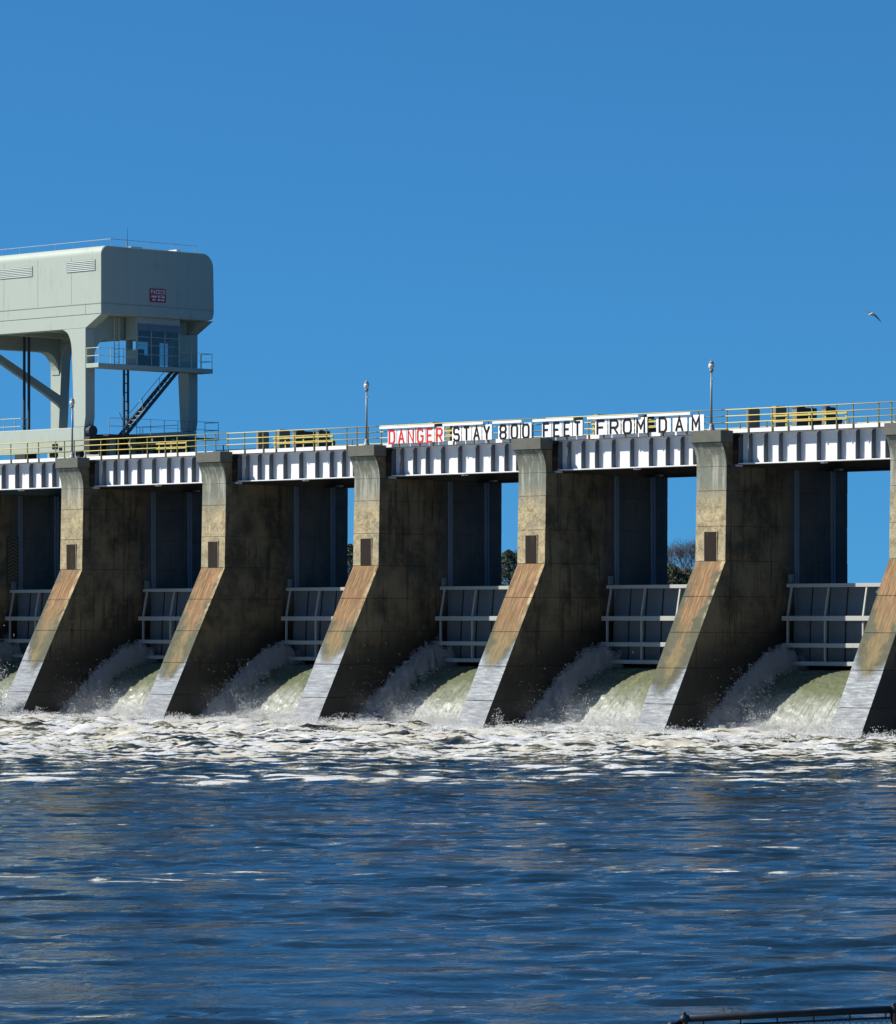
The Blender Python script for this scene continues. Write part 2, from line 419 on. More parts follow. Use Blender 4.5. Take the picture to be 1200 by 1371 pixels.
def build_river():
    st = 0.2
    r = np.arange(-43, 37.01, st); d = np.arange(43.0, 291.0, st)
    nr, nd = len(r), len(d)
    RR, DD = np.meshgrid(r, d, indexing='ij')
    X = CX + DD * FW[0] + RR * RT[0]; Y = CY + DD * FW[1] + RR * RT[1]
    F = lambda scale, width=0.5, an=1.0, seed=0: spectrum_field(nr, nd, st, scale, width, an, seed)
    def sm(x, a, b):
        t = np.clip((x - a) / (b - a), 0, 1); return t * t * (3 - 2 * t)
    slow = F(14, .4, .5, 1)
    front = 190 + 4.5 * slow + 0.06 * RR                       # where the boiling water ends
    boil = sm(DD, front - 14, front + 14)
    rough = sm(DD, 150, 186)
    chop = F(3.6, .7, .26, 2); swell = F(11, .5, .35, 3); rip = F(1.4, .6, .34, 4)
    lump = F(3.4, .9, .7, 5); lump2 = F(1.1, .8, .7, 6); fine = F(0.55, .5, .9, 7); big = F(7, .8, .8, 9)
    bay = np.cos((X - 8.1) / 14 * 2 * np.pi); off = np.exp(-((Y + 7) / 5) ** 2)
    patch = sm(F(16, .5, .35, 8), -0.7, 1.0)
    near = 0.024 * swell + (0.011 + 0.022 * patch) * chop + 0.0058 * (0.30 + patch) * rip
    mid = 0.04 * swell + 0.055 * chop + 0.020 * rip
    bz = 0.055 * big + 0.042 * lump + 0.036 * lump2 + 0.022 * fine
    bz += 0.06 * off * (bay - .2) + 0.10 * np.maximum(big - 0.9, 0) + 0.02 * sm(DD, front, front + 8)
    # standing ripple rows
    row = lambda c, wd, sd: np.exp(-((DD - c - 1.6 * F(16, .5, .5, sd)) / wd) ** 2)
    w1, w2, w3 = row(161, 1.8, 20), row(176, 2.2, 21), row(102.5, 2.2, 22)
    ca = F(7, .45, .3, 23)
    Z = near * (1 - rough) + mid * rough
    Z += 0.075 * w1 * np.maximum(0.2, ca) + 0.06 * w2 + 0.03 * w3 * np.maximum(0, F(5, .5, .35, 24))
    Z = Z * (1 - boil) + bz * boil
    # foam, drawn out in long streaks across the current
    a, b, c = F(7.5, .6, .22, 30), F(2.2, .6, .3, 31), F(8, .5, .6, 32)
    foam = -0.03 + 0.60 * sm(DD, 156, 203) + sm(DD, 150, 168) * (0.24 * a + 0.24 * b + 0.05 * c) + boil * (0.05 * lump2 + 0.05 * fine) + 0.14 * bay * np.exp(-((Y + 10) / 12) ** 2) + 0.16 * sm(DD, front + 6, front + 22)
    foam = np.maximum(foam, 0)
    foam += w1 * np.clip(0.26 + 0.30 * ca + 0.22 * b, 0, .95) * (1 - boil)
    foam += row(154, 1.2, 26) * np.clip(0.08 + 0.26 * c + 0.26 * b, 0, 0.7)
    dn = F(1.3, .6, .30, 34); ds = F(5, .6, .3, 35)
    foam += w3 * np.clip(0.12 + 0.22 * ds + 0.30 * dn, 0, 0.85)
    foam += row(128, 3, 27) * np.clip(-0.12 + 0.24 * ds + 0.30 * dn, 0, .7)
    foam += row(113, 3, 28) * np.clip(-0.12 + 0.24 * ds + 0.30 * dn, 0, .7)
    foam += row(90, 2, 29) * np.clip(-0.35 + 0.26 * ds + 0.30 * dn, 0, .6) + row(67, 1.2, 33) * np.clip(-0.2 + 0.30 * a + 0.30 * b, 0, .6)
    foam = np.clip(foam, 0, 1.3)
    # flatten to the border so the outer ring meets it
    ed = np.minimum.reduce([RR - r[0], r[-1] - RR, DD - d[0], d[-1] - DD]); Z *= sm(ed, 0, 3)
    co = np.stack([X, Y, Z], -1).reshape(-1, 3)
    idx = np.arange(nr * nd).reshape(nr, nd)
    q = np.stack([idx[:-1, :-1], idx[1:, :-1], idx[1:, 1:], idx[:-1, 1:]], -1).reshape(-1, 4)
    # outer ring
    base = len(co); ext = []
    for (rr, dd) in ((-900, -60), (900, -60), (900, d[-1] + 4), (-900, d[-1] + 4)):
        ext.append((CX + dd * FW[0] + rr * RT[0], CY + dd * FW[1] + rr * RT[1], 0))
    co = np.vstack([co, ext])
    cn = [idx[0, 0], idx[-1, 0], idx[-1, -1], idx[0, -1]]
    ring = np.array([[base + i, base + (i + 1) % 4, cn[(i + 1) % 4], cn[i]] for i in range(4)])
    q = np.vstack([q, ring])
    me = bpy.data.meshes.new('river')
    me.vertices.add(len(co)); me.vertices.foreach_set('co', co.astype(np.float32).ravel())
    me.loops.add(q.size); me.loops.foreach_set('vertex_index', q.astype(np.int32).ravel())
    me.polygons.add(len(q)); me.polygons.foreach_set('loop_start', np.arange(0, q.size, 4, dtype=np.int32))
    me.polygons.foreach_set('use_smooth', np.ones(len(q), dtype=bool))
    me.update(calc_edges=True)
    at = me.attributes.new('foam', 'FLOAT', 'POINT')
    at.data.foreach_set('value', np.concatenate([foam.reshape(-1), np.zeros(4)]).astype(np.float32))
    me.materials.append(M['river'])
    o = link('river', me); o['kind'] = 'structure'
build_river()

# reservoir, far bank, near bank, weir
mb = MB().box(-600, 700, 6.3, 1400, 3.2, 7.7)
o = link('reservoir_water', mb.mesh('reservoir_water', 'river')); o['kind'] = 'structure'
def far_bank():
    vs, fs = [], []
    n = 40
    for i in range(n + 1):
        x = -1500 + i * 30
        for j, (y, z) in enumerate(((640, 6.5), (655, 8.2), (700, 9.2), (1400, 10))):
            vs.append((x - 60 * math.sin(i), y + 10 * math.sin(i * 1.3), z + .4 * math.sin(i * 2.1 + j)))
    for i in range(n):
        for j in range(3): a = i * 4 + j; fs.append((a, a + 1, a + 5, a + 4))
    o = link('far_bank', MB().add(vs, fs).mesh('far_bank', 'bank')); o['kind'] = 'structure'
far_bank()
def near_bank():
    prof = ((-70, 8.0), (-8, 4.9), (0, 4.55), (20, 2.9), (37, 1.28), (40.5, 1.0), (43.5, -1.2))
    vs, fs = [], []
    n = 24; m = len(prof)
    for i in range(n + 1):
        r = -120 + 240 * i / n
        for (d, z) in prof:
            q = np.array([CX, CY]) + FW * d + RT * r; vs.append((q[0], q[1], z + .06 * math.sin(i * 1.9 + d)))
    for i in range(n):
        for j in range(m - 1): a = i * m + j; fs.append((a, a + 1, a + m + 1, a + m))
    o = link('near_bank', MB().add(vs, fs).mesh('near_bank', 'bank')); o['kind'] = 'structure'
near_bank()
mb = MB().prism([(6.2, -3), (6.2, 3.1), (5.2, 3.0), (3.2, 2.5), (1.2, 1.3), (-0.8, -0.6), (-1.5, -3)], 'x', -13.9, 71.9)
o = link('weir', mb.mesh('weir', 'conc')); o['kind'] = 'structure'

# ------------------------------------------------------------------ piers
def nose_y(z):
    if z <= ZK: return -5.2 * (ZK - z) / ZK
    return 0.10 * min(1.0, (z - ZK) / 5.0)
def build_pier():
    root = thing('spillway_pier', '', 'pier', (0, 0, 0), 'concrete piers of the spillway')
    g = 0.010
    SL = ((4.95, 6.15), (8.66, 9.34)); dp = 0.82
    def plan(yf, x0, x1, slots=True):
        pts = [(x0, yf), (x1, yf)]
        if slots:
            for a, b in SL: pts += [(x1, a), (x1 - dp, a), (x1 - dp, b), (x1, b)]
        pts += [(x1, 10.7), (x1 - 0.32, 11.04), (x0 + 0.32, 11.04), (x0, 10.7)]
        if slots:
            for a, b in reversed(SL): pts += [(x0, b), (x0 + dp, b), (x0 + dp, a), (x0, a)]
        return pts
    levels = [-3.0, -0.42, 1.57, 3.56, 5.55, 7.55, ZK, 11.51, 13.5, 14.85]
    for i in range(len(levels) - 1):
        z0, z1 = levels[i], levels[i + 1]
        a, b = z0 + g, z1 - g * (i < len(levels) - 2)
        if abs(z1 - ZK) < 1e-6: b = z1
        if abs(z0 - ZK) < 1e-6: a = z0 + 0.02
        jx = 0.008 * ((i * 7) % 3 - 1)
        y0, y1 = nose_y(a), nose_y(b)
        m = MB()
        m.loft([(x, y, a) for x, y in plan(y0, jx, W + jx)], [(x, y, b) for x, y in plan(y1, jx, W + jx)])
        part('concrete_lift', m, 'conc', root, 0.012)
    m = MB()
    m.loft([(x, y, -2.9) for x, y in plan(nose_y(-2.9) + .10, .05, W - .05, False)], [(x, y, ZK) for x, y in plan(nose_y(ZK) + .10, .05, W - .05, False)])
    m.loft([(x, y, ZK) for x, y in plan(.14, .05, W - .05, False)], [(x, y, 14.8) for x, y in plan(.18, .05, W - .05, False)])
    c = part('joint_core', m, 'conc', root)
    # corbel flaring forward under the cap
    prof = [(0.62, 14.87), (0.10, 14.87)]
    for k in range(9):
        t = k / 8; prof.append((0.10 - 0.42 * (t ** 2.1), 14.87 + 1.33 * t))
    prof.append((0.62, 16.2))
    part('corbel', MB().prism(prof, 'x', 0.0, W), 'conc', root, 0.01)
    part('cap', MB().box(-0.03, W + 0.03, -0.40, 0.64, 16.22, 16.88), 'cap', root, 0.02)
    # dark recess with a raised rim at the foot of the upright nose
    part('doorway', MB().box(0.68, 1.60, -0.035, 0.06, ZK + 0.03, ZK + 1.66), 'door', root, 0.01)
    for (x0, x1, z0, z1) in ((0.63, 0.678, ZK + .03, ZK + 1.70), (1.602, 1.65, ZK + .03, ZK + 1.70), (0.68, 1.60, ZK + 1.662, ZK + 1.70)):
        part('door_frame', MB().box(x0, x1, -0.02, 0.05, z0, z1), 'conc', root)
    # steel gate guides standing in the slots, both sides
    for s in (0, 1):
        for (y, zt) in ((6.10, 14.82), (6.30, 14.82), (9.30, 14.82), (9.52, 14.82)):
            xx = (W - .34, W + .035) if s else (-.035, .34)
            part('gate_guide', MB().box(xx[0], xx[1], y - .08, y + .08, 4.0, zt), 'guide', root, .02)
    for (a, b) in SL:  # dark blocks added to stand for the deep shade inside the slots
        for xx in ((W - .80, W - .52), (.52, .80)):
            part('slot_shade_block', MB().box(xx[0], xx[1], a + .01, b - .01, 3.8, 14.80), 'machine', root)
    # bearing shoes for the girder ends
    for y in (1.25, 10.4):
        part('bearing', MB().box(W - .55, W - .02, y - .28, y + .28, 14.86, 14.99), 'white', root, 0.02)
    return root
pier = build_pier()
PL = {-1: 'concrete pier at the left edge, only its shaded slotted side wall in view',
      0: 'leftmost sloping concrete pier, its lamp post standing beside the pale crane leg',
      1: 'lampless concrete pier second from left, just right of the gantry crane',
      2: 'concrete pier topped by a lamp post just left of the red DANGER lettering',
      3: 'lampless concrete pier under the lettering, between the words 800 and FEET',
      4: 'concrete pier topped by a lamp post just right of the word DAM',
      5: 'concrete pier cut off by the right edge of the picture'}
pier['label'] = PL[-1]; pier.location = (-14, 0, 0)
for n in range(0, 6): copy_tree(pier, (14 * n, 0, 0), PL[n])

# ------------------------------------------------------------------ bridge spans
BAY = {-1: 'at the left edge beneath the crane sill', 0: 'under the right end of the gantry crane', 1: 'between the crane and the DANGER lettering',
       2: 'under the words DANGER STAY 800', 3: 'under the words FEET FROM DAM', 4: 'at the right edge, right of the word DAM'}
STF = [3.1, 4.23, 5.32, 6.63, 8.08, 9.55, 10.85, 11.97, 12.94, 13.9]
PST = [1.75, 3.33, 5.09, 6.26, 7.98, 9.74, 10.9, 12.7, 14.35]
def build_span():
    root = thing('bridge_span', '', 'bridge', (0, 0, 14.9), 'white girder spans of the spillway bridge')
    z = -14.9; x0, x1 = 2.36, 15.0
    part('web', B(x0, x1, 1.33, 1.355, 15.06 + z, 16.70 + z), 'white', root)
    part('top_flange', B(x0, x1, 0.99, 1.69, 16.702 + z, 16.74 + z), 'white', root)
    part('bottom_flange', B(x0, x1, 0.97, 1.69, 15.0 + z, 15.058 + z), 'white', root)
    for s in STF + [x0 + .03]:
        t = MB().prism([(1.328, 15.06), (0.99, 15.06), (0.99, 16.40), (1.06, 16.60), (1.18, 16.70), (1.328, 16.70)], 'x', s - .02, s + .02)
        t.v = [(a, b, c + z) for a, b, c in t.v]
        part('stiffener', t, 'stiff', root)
    xs = PST[:]
    for a, b in zip(xs[:-1], xs[1:]):
        part('fascia_plate', B(a + .045, b - .045, 0.74, 0.78, 16.752 + z, 16.985 + z), 'white', root, 0.004)
    part('deck_slab', B(1.7, 15.7 - .004, 0.80, 12.3, 16.76 + z, 16.96 + z), 'deck', root)
    part('upstream_girder', B(1.702, 15.695, 10.40, 10.45, 14.86 + z, 16.74 + z).box(1.702, 15.695, 10.22, 10.62, 14.80 + z, 14.855 + z), 'machine', root)
    for yy in (3.4, 5.6, 7.8):
        part('floor_beam', B(1.702, 15.695, yy, yy + .3, 15.9 + z, 16.75 + z), 'machine', root)
    part('light_clip', B(8.2, 8.45, 1.15, 1.5, 14.90 + z, 14.995 + z), 'white', root)
    return root
span = build_span()
span['label'] = 'white plate girder bridge span ' + BAY[-1]; span.location = (-14, 0, 14.9)
copy_tree(span, (-28, 0, 14.9), 'dark underside of the bridge span seen beyond the pier at left edge')
for n in range(0, 5): copy_tree(span, (14 * n, 0, 14.9), 'white plate girder bridge span ' + BAY[n])

def build_rail(y, pst, name):
    root = thing(name, '', 'railing', (0, y, DECK), 'yellow railings along the bridge')
    for q in pst:
        part('post', B(q - .028, q + .028, -.03, .03, -.24 if y < 2 else 0, 1.10), 'olive', root)
    for h in (0.36, 0.73, 1.09):
        part('rail', MB().tube([(1.7, -.045 if y < 2 else .05, h), (15.69, -.045 if y < 2 else .05, h)], .029, 6), 'yellow', root, smooth=True)
    return root
rl = build_rail(0.70, PST[:-1] + [13.6, 14.6], 'guard_railing')
rl['label'] = 'near yellow three-bar railing ' + BAY[-1]; rl.location = (-14, .70, DECK)
for n in range(0, 5): copy_tree(rl, (14 * n, .70, DECK), 'near yellow three-bar railing ' + BAY[n].replace('under the words', 'behind the words'))
ru = build_rail(12.2, [2.5, 4.6, 6.7, 8.8, 10.9, 13.0, 15.1], 'guard_railing')
ru['label'] = 'far yellow railing behind the dark hoists ' + BAY[0]; ru.location = (0, 12.2, DECK)
for n in range(1, 5): copy_tree(ru, (14 * n, 12.2, DECK), 'far yellow railing behind the dark hoists ' + BAY[n].replace('under the words', 'behind the words'))

# ------------------------------------------------------------------ hoist posts and machines on the deck
def build_hoist_post(t, h):
    o = link('hoist_post', MB().prism([(0, 0), (0.95, 0), (0.95, h - .12), (0.85, h), (0.06, h), (0, h - .06)], 'x', 0, t).mesh('hoist_post', 'hoistconc', 0.02))
    return o
def build_machine(L, h, t):
    r = thing('hoist_machine', '', 'machine', (0, 0, 0))
    part('housing', MB().box(0, t, 0, L, 0.12, h).box(.05, t - .05, L * .15, L * .45, h, h + .06), 'machine', r, 0.03)
    part('base_frame', B(-.05, t + .05, -.05, L + .05, 0, .118), 'hoistconc', r)
    part('motor', MB().tube([(t * .5, L, h * .45), (t * .5, L + .42, h * .45)], .22, 10), 'machine', r)
    part('front_panel', B(.03, t - .03, -.03, -.002, .2, h - .1), 'hoistconc', r)
    return r
p1 = build_hoist_post(.24, 1.52); p2 = build_hoist_post(.38, 1.56)
m1 = build_machine(1.75, 1.42, .40); m2 = build_machine(0.95, 1.36, .35)
gd = thing('hoist_guard', '', 'railing', (0, 0, 0), 'yellow guards in front of the hoists')
for hh in (.60, .92): part('bar', B(1.3, 6.9, 0, .05, hh - .05, hh + .05), 'yellow', gd)
for xx in (1.4, 2.4, 4.1, 5.3, 6.8): part('upright', B(xx - .04, xx + .04, .055, .11, 0, 1.05), 'yellow', gd)
HB = {0: 'under the right end of the gantry crane', 1: 'between the crane and the DANGER lettering', 2: 'behind the words DANGER STAY', 3: 'behind the words FEET FROM', 4: 'right of the word DAM'}
for n in range(0, 5):
    for src, x, lab, grp in ((p1, -1.42, 'thinner left one of two dark hoist posts ' + HB[n], 'hoist posts on the bridge deck'),
                             (p2, 0.46, 'thicker right one of two dark hoist posts ' + HB[n], 'hoist posts on the bridge deck'),
                             (m1, 2.05, 'long black hoist machine ' + HB[n], 'hoist machines on the bridge deck'),
                             (gd, 0.0, 'yellow two-bar guard by the black hoist machines ' + HB[n], 'yellow guards in front of the hoists'),
                             (m2, 4.25, 'short black hoist machine ' + HB[n], 'hoist machines on the bridge deck')):
        loc = (14 * n + x, 5.0 if src is gd else 6.0, DECK - .018)
        if n == 0: src.location = loc; o = src
        else:
            o = copy_tree(src, loc, lab)
        tag(o, lab, 'post' if src in (p1, p2) else 'railing' if src is gd else 'machine', grp)

# ------------------------------------------------------------------ spillway gates
def build_gate():
    r = thing('spillway_gate', '', 'gate', (0, 0, 3.66), 'steel spillway gates')
    z = -3.66; xa, xb = W + .06, 14 - .06
    e = [xa + (xb - xa) * k / 9 for k in range(10)]
    for k in range(9):
        m = MB().prism([(5.75, 3.66), (5.83, 6.0), (6.05, 8.18), (6.09, 8.18), (5.87, 6.0), (5.79, 3.66)], 'x', e[k] + .018, e[k + 1] - .018)
        m.v = [(a, b, c + z) for a, b, c in m.v]
        part('skin_panel', m, 'gate', r)
    for k in range(1, 9):
        m = MB().prism([(5.66, 3.7), (5.74, 6.0), (5.96, 8.1), (6.06, 8.1), (5.84, 6.0), (5.76, 3.7)], 'x', e[k] - .017, e[k] + .017)
        m.v = [(a, b, c + z) for a, b, c in m.v]
        part('skin_rib', m, 'machine', r)
    for (y, h, t) in ((5.28, 8.20, .21), (4.86, 6.33, .27), (4.86, 4.80, .25), (4.90, 3.77, .23)):
        part('beam', B(xa - .02, xb + .02, y - .06, y + .30, h - t / 2 + z, h + t / 2 + z), 'gatebeam', r, .01)
    for x in (2.6, 5.35, 8.12, 10.87, 13.4):
        m = MB().prism([(4.92, 6.465), (5.26, 8.095), (5.37, 8.095), (5.03, 6.465)], 'x', x - .05, x + .05)
        m.box(x - .05, x + .05, 4.92, 5.04, 4.925, 6.195).box(x - .05, x + .05, 4.92, 5.04, 3.885, 4.675)
        m.v = [(a, b, c + z) for a, b, c in m.v]
        part('strut', m, 'gatebeam', r)
    for s in (xa + .12, xb - .12):
        part('lifting_lug', B(s - .1, s + .1, 5.3, 5.6, 8.33 + z, 8.85 + z), 'gate', r, .02)
    return r
gate = build_gate()
GL = {-1: 'in the shaded bay at the left edge', 0: 'between the two leftmost sloping piers', 1: 'between the second and third piers from left',
      2: 'in the bay below the words DANGER STAY', 3: 'in the bay below the words FROM DAM', 4: 'in the rightmost bay'}
gate['label'] = 'grey steel spillway gate with pale crossbeams ' + GL[-1]; gate.location = (-14, 0, 3.66)
for n in range(0, 5): copy_tree(gate, (14 * n, 0, 3.66), 'grey steel spillway gate with pale crossbeams ' + GL[n])

# yellowish chevron strip in the gate slot at the left edge
r = thing('chevron_strip', 'dull yellow stack of chevron bars in the dark gate slot at left edge', 'marker', (-11.71, 5.6, 8.6))
part('backing', B(-.14, -.01, -.62, .42, 0, 3.35), 'machine', r)
for k in range(13):
    zz = .08 + k * .25
    m = MB().prism([(-.55, zz), (-.10, zz + .22), (.35, zz), (.35, zz + .10), (-.10, zz + .32), (-.55, zz + .10)], 'x', -.01, .02)
    part('chevron', m, 'dullyellow', r)

# ------------------------------------------------------------------ spilling water sheets and spray
def sheet_z(y): return 3.42 - 0.112 * (5.2 - y) ** 2
def grid_mesh(name, co, nr, nd, mat):
    idx = np.arange(nr * nd).reshape(nr, nd)
    q = np.stack([idx[:-1, :-1], idx[1:, :-1], idx[1:, 1:], idx[:-1, 1:]], -1).reshape(-1, 4)
    me = bpy.data.meshes.new(name)
    me.vertices.add(len(co)); me.vertices.foreach_set('co', co.astype(np.float32).ravel())
    me.loops.add(q.size); me.loops.foreach_set('vertex_index', q.astype(np.int32).ravel())
    me.polygons.add(len(q)); me.polygons.foreach_set('loop_start', np.arange(0, q.size, 4, dtype=np.int32))
    me.polygons.foreach_set('use_smooth', np.ones(len(q), dtype=bool)); me.update(calc_edges=True)
    me.materials.append(M[mat]); return me
def build_sheet(seed):
    st = 0.08
    x = np.arange(W + .01, 14.0, st); x[-1] = 13.99
    y = np.arange(5.75, -1.2, -st)
    nr, nd = len(x), len(y)
    XX, YY = np.meshgrid(x, y, indexing='ij')
    dist = np.clip(5.2 - YY, 0, 9)
    Z = np.where(YY > 5.2, 3.42, sheet_z(np.minimum(YY, 5.2)))
    a = spectrum_field(nr, nd, st, 1.3, .5, 0.35, seed); b = spectrum_field(nr, nd, st, .45, .4, 0.5, seed + 1)
    Z = Z + (0.012 + 0.010 * dist) * a * .5 + (0.003 + 0.007 * dist) * b
    # the flow climbs a little against the left pier
    Z += 0.35 * np.exp(-(XX - W) / .5) * np.exp(-((YY - 2.5) / 2.2) ** 2)
    return grid_mesh('spill_water', np.stack([XX, YY, Z], -1).reshape(-1, 3), nr, nd, 'sheet')

def drops_mesh(name, c, size, rng):
    """many little tetrahedra"""
    n = len(c)
    t = np.array([(1, 1, 1), (1, -1, -1), (-1, 1, -1), (-1, -1, 1)], float) / math.sqrt(3)
    q = rng.standard_normal((n, 4)); q /= np.linalg.norm(q, axis=1)[:, None]
    w, x, y, z = q.T
    Rm = np.stack([1 - 2 * (y * y + z * z), 2 * (x * y - z * w), 2 * (x * z + y * w), 2 * (x * y + z * w), 1 - 2 * (x * x + z * z), 2 * (y * z - x * w),
                   2 * (x * z - y * w), 2 * (y * z + x * w), 1 - 2 * (x * x + y * y)], -1).reshape(n, 3, 3)
    v = np.einsum('nij,kj->nki', Rm, t) * size[:, None, None] + c[:, None, :]
    f = (np.array([(0, 1, 2), (0, 3, 1), (0, 2, 3), (1, 3, 2)])[None] + 4 * np.arange(n)[:, None, None]).reshape(-1, 3)
    me = bpy.data.meshes.new(name)
    me.vertices.add(4 * n); me.vertices.foreach_set('co', v.astype(np.float32).ravel())
    me.loops.add(f.size); me.loops.foreach_set('vertex_index', f.astype(np.int32).ravel())
    me.polygons.add(len(f)); me.polygons.foreach_set('loop_start', np.arange(0, f.size, 3, dtype=np.int32))
    me.update(calc_edges=True); me.materials.append(M['spray']); return me

def build_spray(seed):
    rng = np.random.default_rng(seed)
    pts, sz = [], []
    # plume thrown up along the left pier wall, made of many curved jets
    ridge_y = np.array([-2.2, -1.7, -.25, 1.34, 3.26, 4.55, 5.3, 5.75]); ridge_z = np.array([0.1, .39, 1.75, 3.0, 4.2, 4.6, 4.2, 3.5])
    for j in range(1050):
        y0 = rng.uniform(-2.0, 5.7)
        zr = np.interp(y0, ridge_y, ridge_z) + rng.normal(-.06, .16) + (rng.random() < .16) * rng.uniform(.1, .5)
        zb = max(0.0, 3.42 - .112 * (5.2 - min(y0, 5.2)) ** 2 if y0 > -.3 else 0) - .1
        m = rng.integers(60, 130)
        t = rng.random(m) ** 0.8
        z = zb + (zr - zb) * t
        y = y0 + (1 - t) * rng.uniform(-.1, .5) + rng.normal(0, .03 + .05 * (1 - t), m)
        xo = W + .08 + rng.gamma(1.3, .22)
        x = xo + rng.normal(0, .09, m) + (1 - t) * rng.uniform(0, .3)
        x = np.maximum(x, W + .04)
        pts.append(np.stack([x, y, z], -1)); sz.append(rng.uniform(.011, .031, m) * (1.15 - .25 * t))
    # churned foot where the sheet meets the tailwater
    for j in range(320):
        x0 = rng.uniform(W + .1, 13.9); y0 = rng.normal(-.2, .55); m = rng.integers(50, 130)
        h = rng.gamma(2.0, .22) + .1
        t = rng.random(m) ** 1.3
        pts.append(np.stack([np.clip(x0 + rng.normal(0, .16, m), W + .05, 13.95), y0 + rng.normal(0, .16, m) - t * .3, .05 + h * t], -1)); sz.append(rng.uniform(.012, .034, m))
    # stray drops
    m = 700
    pts.append(np.stack([rng.uniform(W + .1, 7, m), rng.uniform(-3, 4, m), rng.gamma(2, .55, m) + .3], -1)); sz.append(rng.uniform(.010, .026, m))
    c = np.vstack(pts); s = np.concatenate(sz)
    return drops_mesh('spray', c, s, rng)
sheets = [build_sheet(50), build_sheet(60), build_sheet(70)]
sprays = [build_spray(5), build_spray(6), build_spray(9)]
for n in range(-1, 5):
    o = link('spill_water', sheets[n % 3], None, (14 * n, 0, 0)); tag(o, kind='structure')
    o = link('spray', sprays[(n * 2) % 3], None, (14 * n, 0, 0)); tag(o, kind='stuff')

# fine mist hanging over the foot of each sheet
def mat_mist():
    n = NT('mist_air')
    P, p, nn = n.pos()
    f = n.math('MULTIPLY', n.sstep(p[2], 2.6, 0.1), n.sstep(n.noise(P, 0.55, 3, 0.6), 0.38, 0.72))
    f = n.math('MULTIPLY', f, n.math('MULTIPLY', n.sstep(p[1], -4.4, -2.0), n.sstep(p[1], 3.4, 1.0)))
    v = n.node('ShaderNodeVolumePrincipled'); v.inputs['Color'].default_value = (.9, .92, .93, 1)
    n.put(v.inputs['Density'], n.math('MULTIPLY', f, 0.085)); v.inputs['Anisotropy'].default_value = 0.1
    n.t.links.new(v.outputs[0], n.out.inputs['Volume']); return n.m
M['mist'] = mat_mist()
mm = MB().box(W + .02, 13.98, -4.5, 3.5, 0.02, 2.6).mesh('mist', 'mist')
for n in range(-1, 5): tag(link('mist', mm, None, (14 * n, 0, 0)), kind='stuff')

# foam splashes thrown up along the boiling line and a tall splash against the leftmost pier
def build_splash():
    rng = np.random.default_rng(77)
    pts, sz = [], []
    for j in range(700):
        X0 = rng.uniform(-12, 78); Y0 = -1.0 - rng.gamma(1.6, 4.0) - rng.random() * 3
        h = rng.gamma(2, .11) + .06; m = rng.integers(40, 120); t = rng.random(m) ** 1.4
        w = rng.uniform(.1, .45)
        pts.append(np.stack([X0 + rng.normal(0, w, m), Y0 + rng.normal(0, w, m), .1 + h * t], -1)); sz.append(rng.uniform(.012, .035, m))
    me = drops_mesh('foam_splash', np.vstack(pts), np.concatenate(sz), rng)
    o = link('foam_splash', me); tag(o, kind='stuff')
    pts, sz = [], []
    for j in range(60):
        a = rng.normal(-.1, .35); h = rng.uniform(.6, 3.6); m = int(rng.integers(30, 90)); t = np.sort(rng.random(m))
        x = .8 + a * t * 2.0 + rng.normal(0, .10 + .15 * t, m); y = -5.6 - .8 * t + rng.normal(0, .12, m); z = h * (1.5 * t - .55 * t * t) + rng.normal(0, .06, m)
        pts.append(np.stack([x, y, z], -1)); sz.append(rng.uniform(.02, .055, m) * (1.1 - .5 * t))
    m = 260; pts.append(np.stack([rng.normal(.5, 1.3, m), rng.normal(-6, .5, m), rng.gamma(3, .8, m)], -1)); sz.append(rng.uniform(.012, .04, m))
    me = drops_mesh('splash', np.vstack(pts), np.concatenate(sz), rng)
    o = link('splash', me); tag(o, kind='stuff')
build_splash()

# ------------------------------------------------------------------ stroke lettering
def strip(pts, w, closed=False):
    """mitred outline of a polyline as quads (2D)"""
    n = len(pts); P = [Vector(q) for q in pts]; L, Rr = [], []
    for i in range(n):
        if closed: a, b, c = P[i - 1], P[i], P[(i + 1) % n]
        else: a, b, c = P[max(i - 1, 0)], P[i], P[min(i + 1, n - 1)]
        d1 = (b - a).normalized() if (b - a).length > 0 else (c - b).normalized()
        d2 = (c - b).normalized() if (c - b).length > 0 else d1
        n1 = Vector((-d1.y, d1.x)); n2 = Vector((-d2.y, d2.x)); mm = (n1 + n2).normalized()
        k = w / 2 / max(mm.dot(n1), 0.45)
        L.append(b + mm * k); Rr.append(b - mm * k)
    return L, Rr
ch = 0.2
def ring_o(h0=0.0, h1=1.0): return [(ch * .8, h0), (1 - ch * .8, h0), (1, h0 + ch), (1, h1 - ch), (1 - ch * .8, h1), (ch * .8, h1), (0, h1 - ch), (0, h0 + ch)]
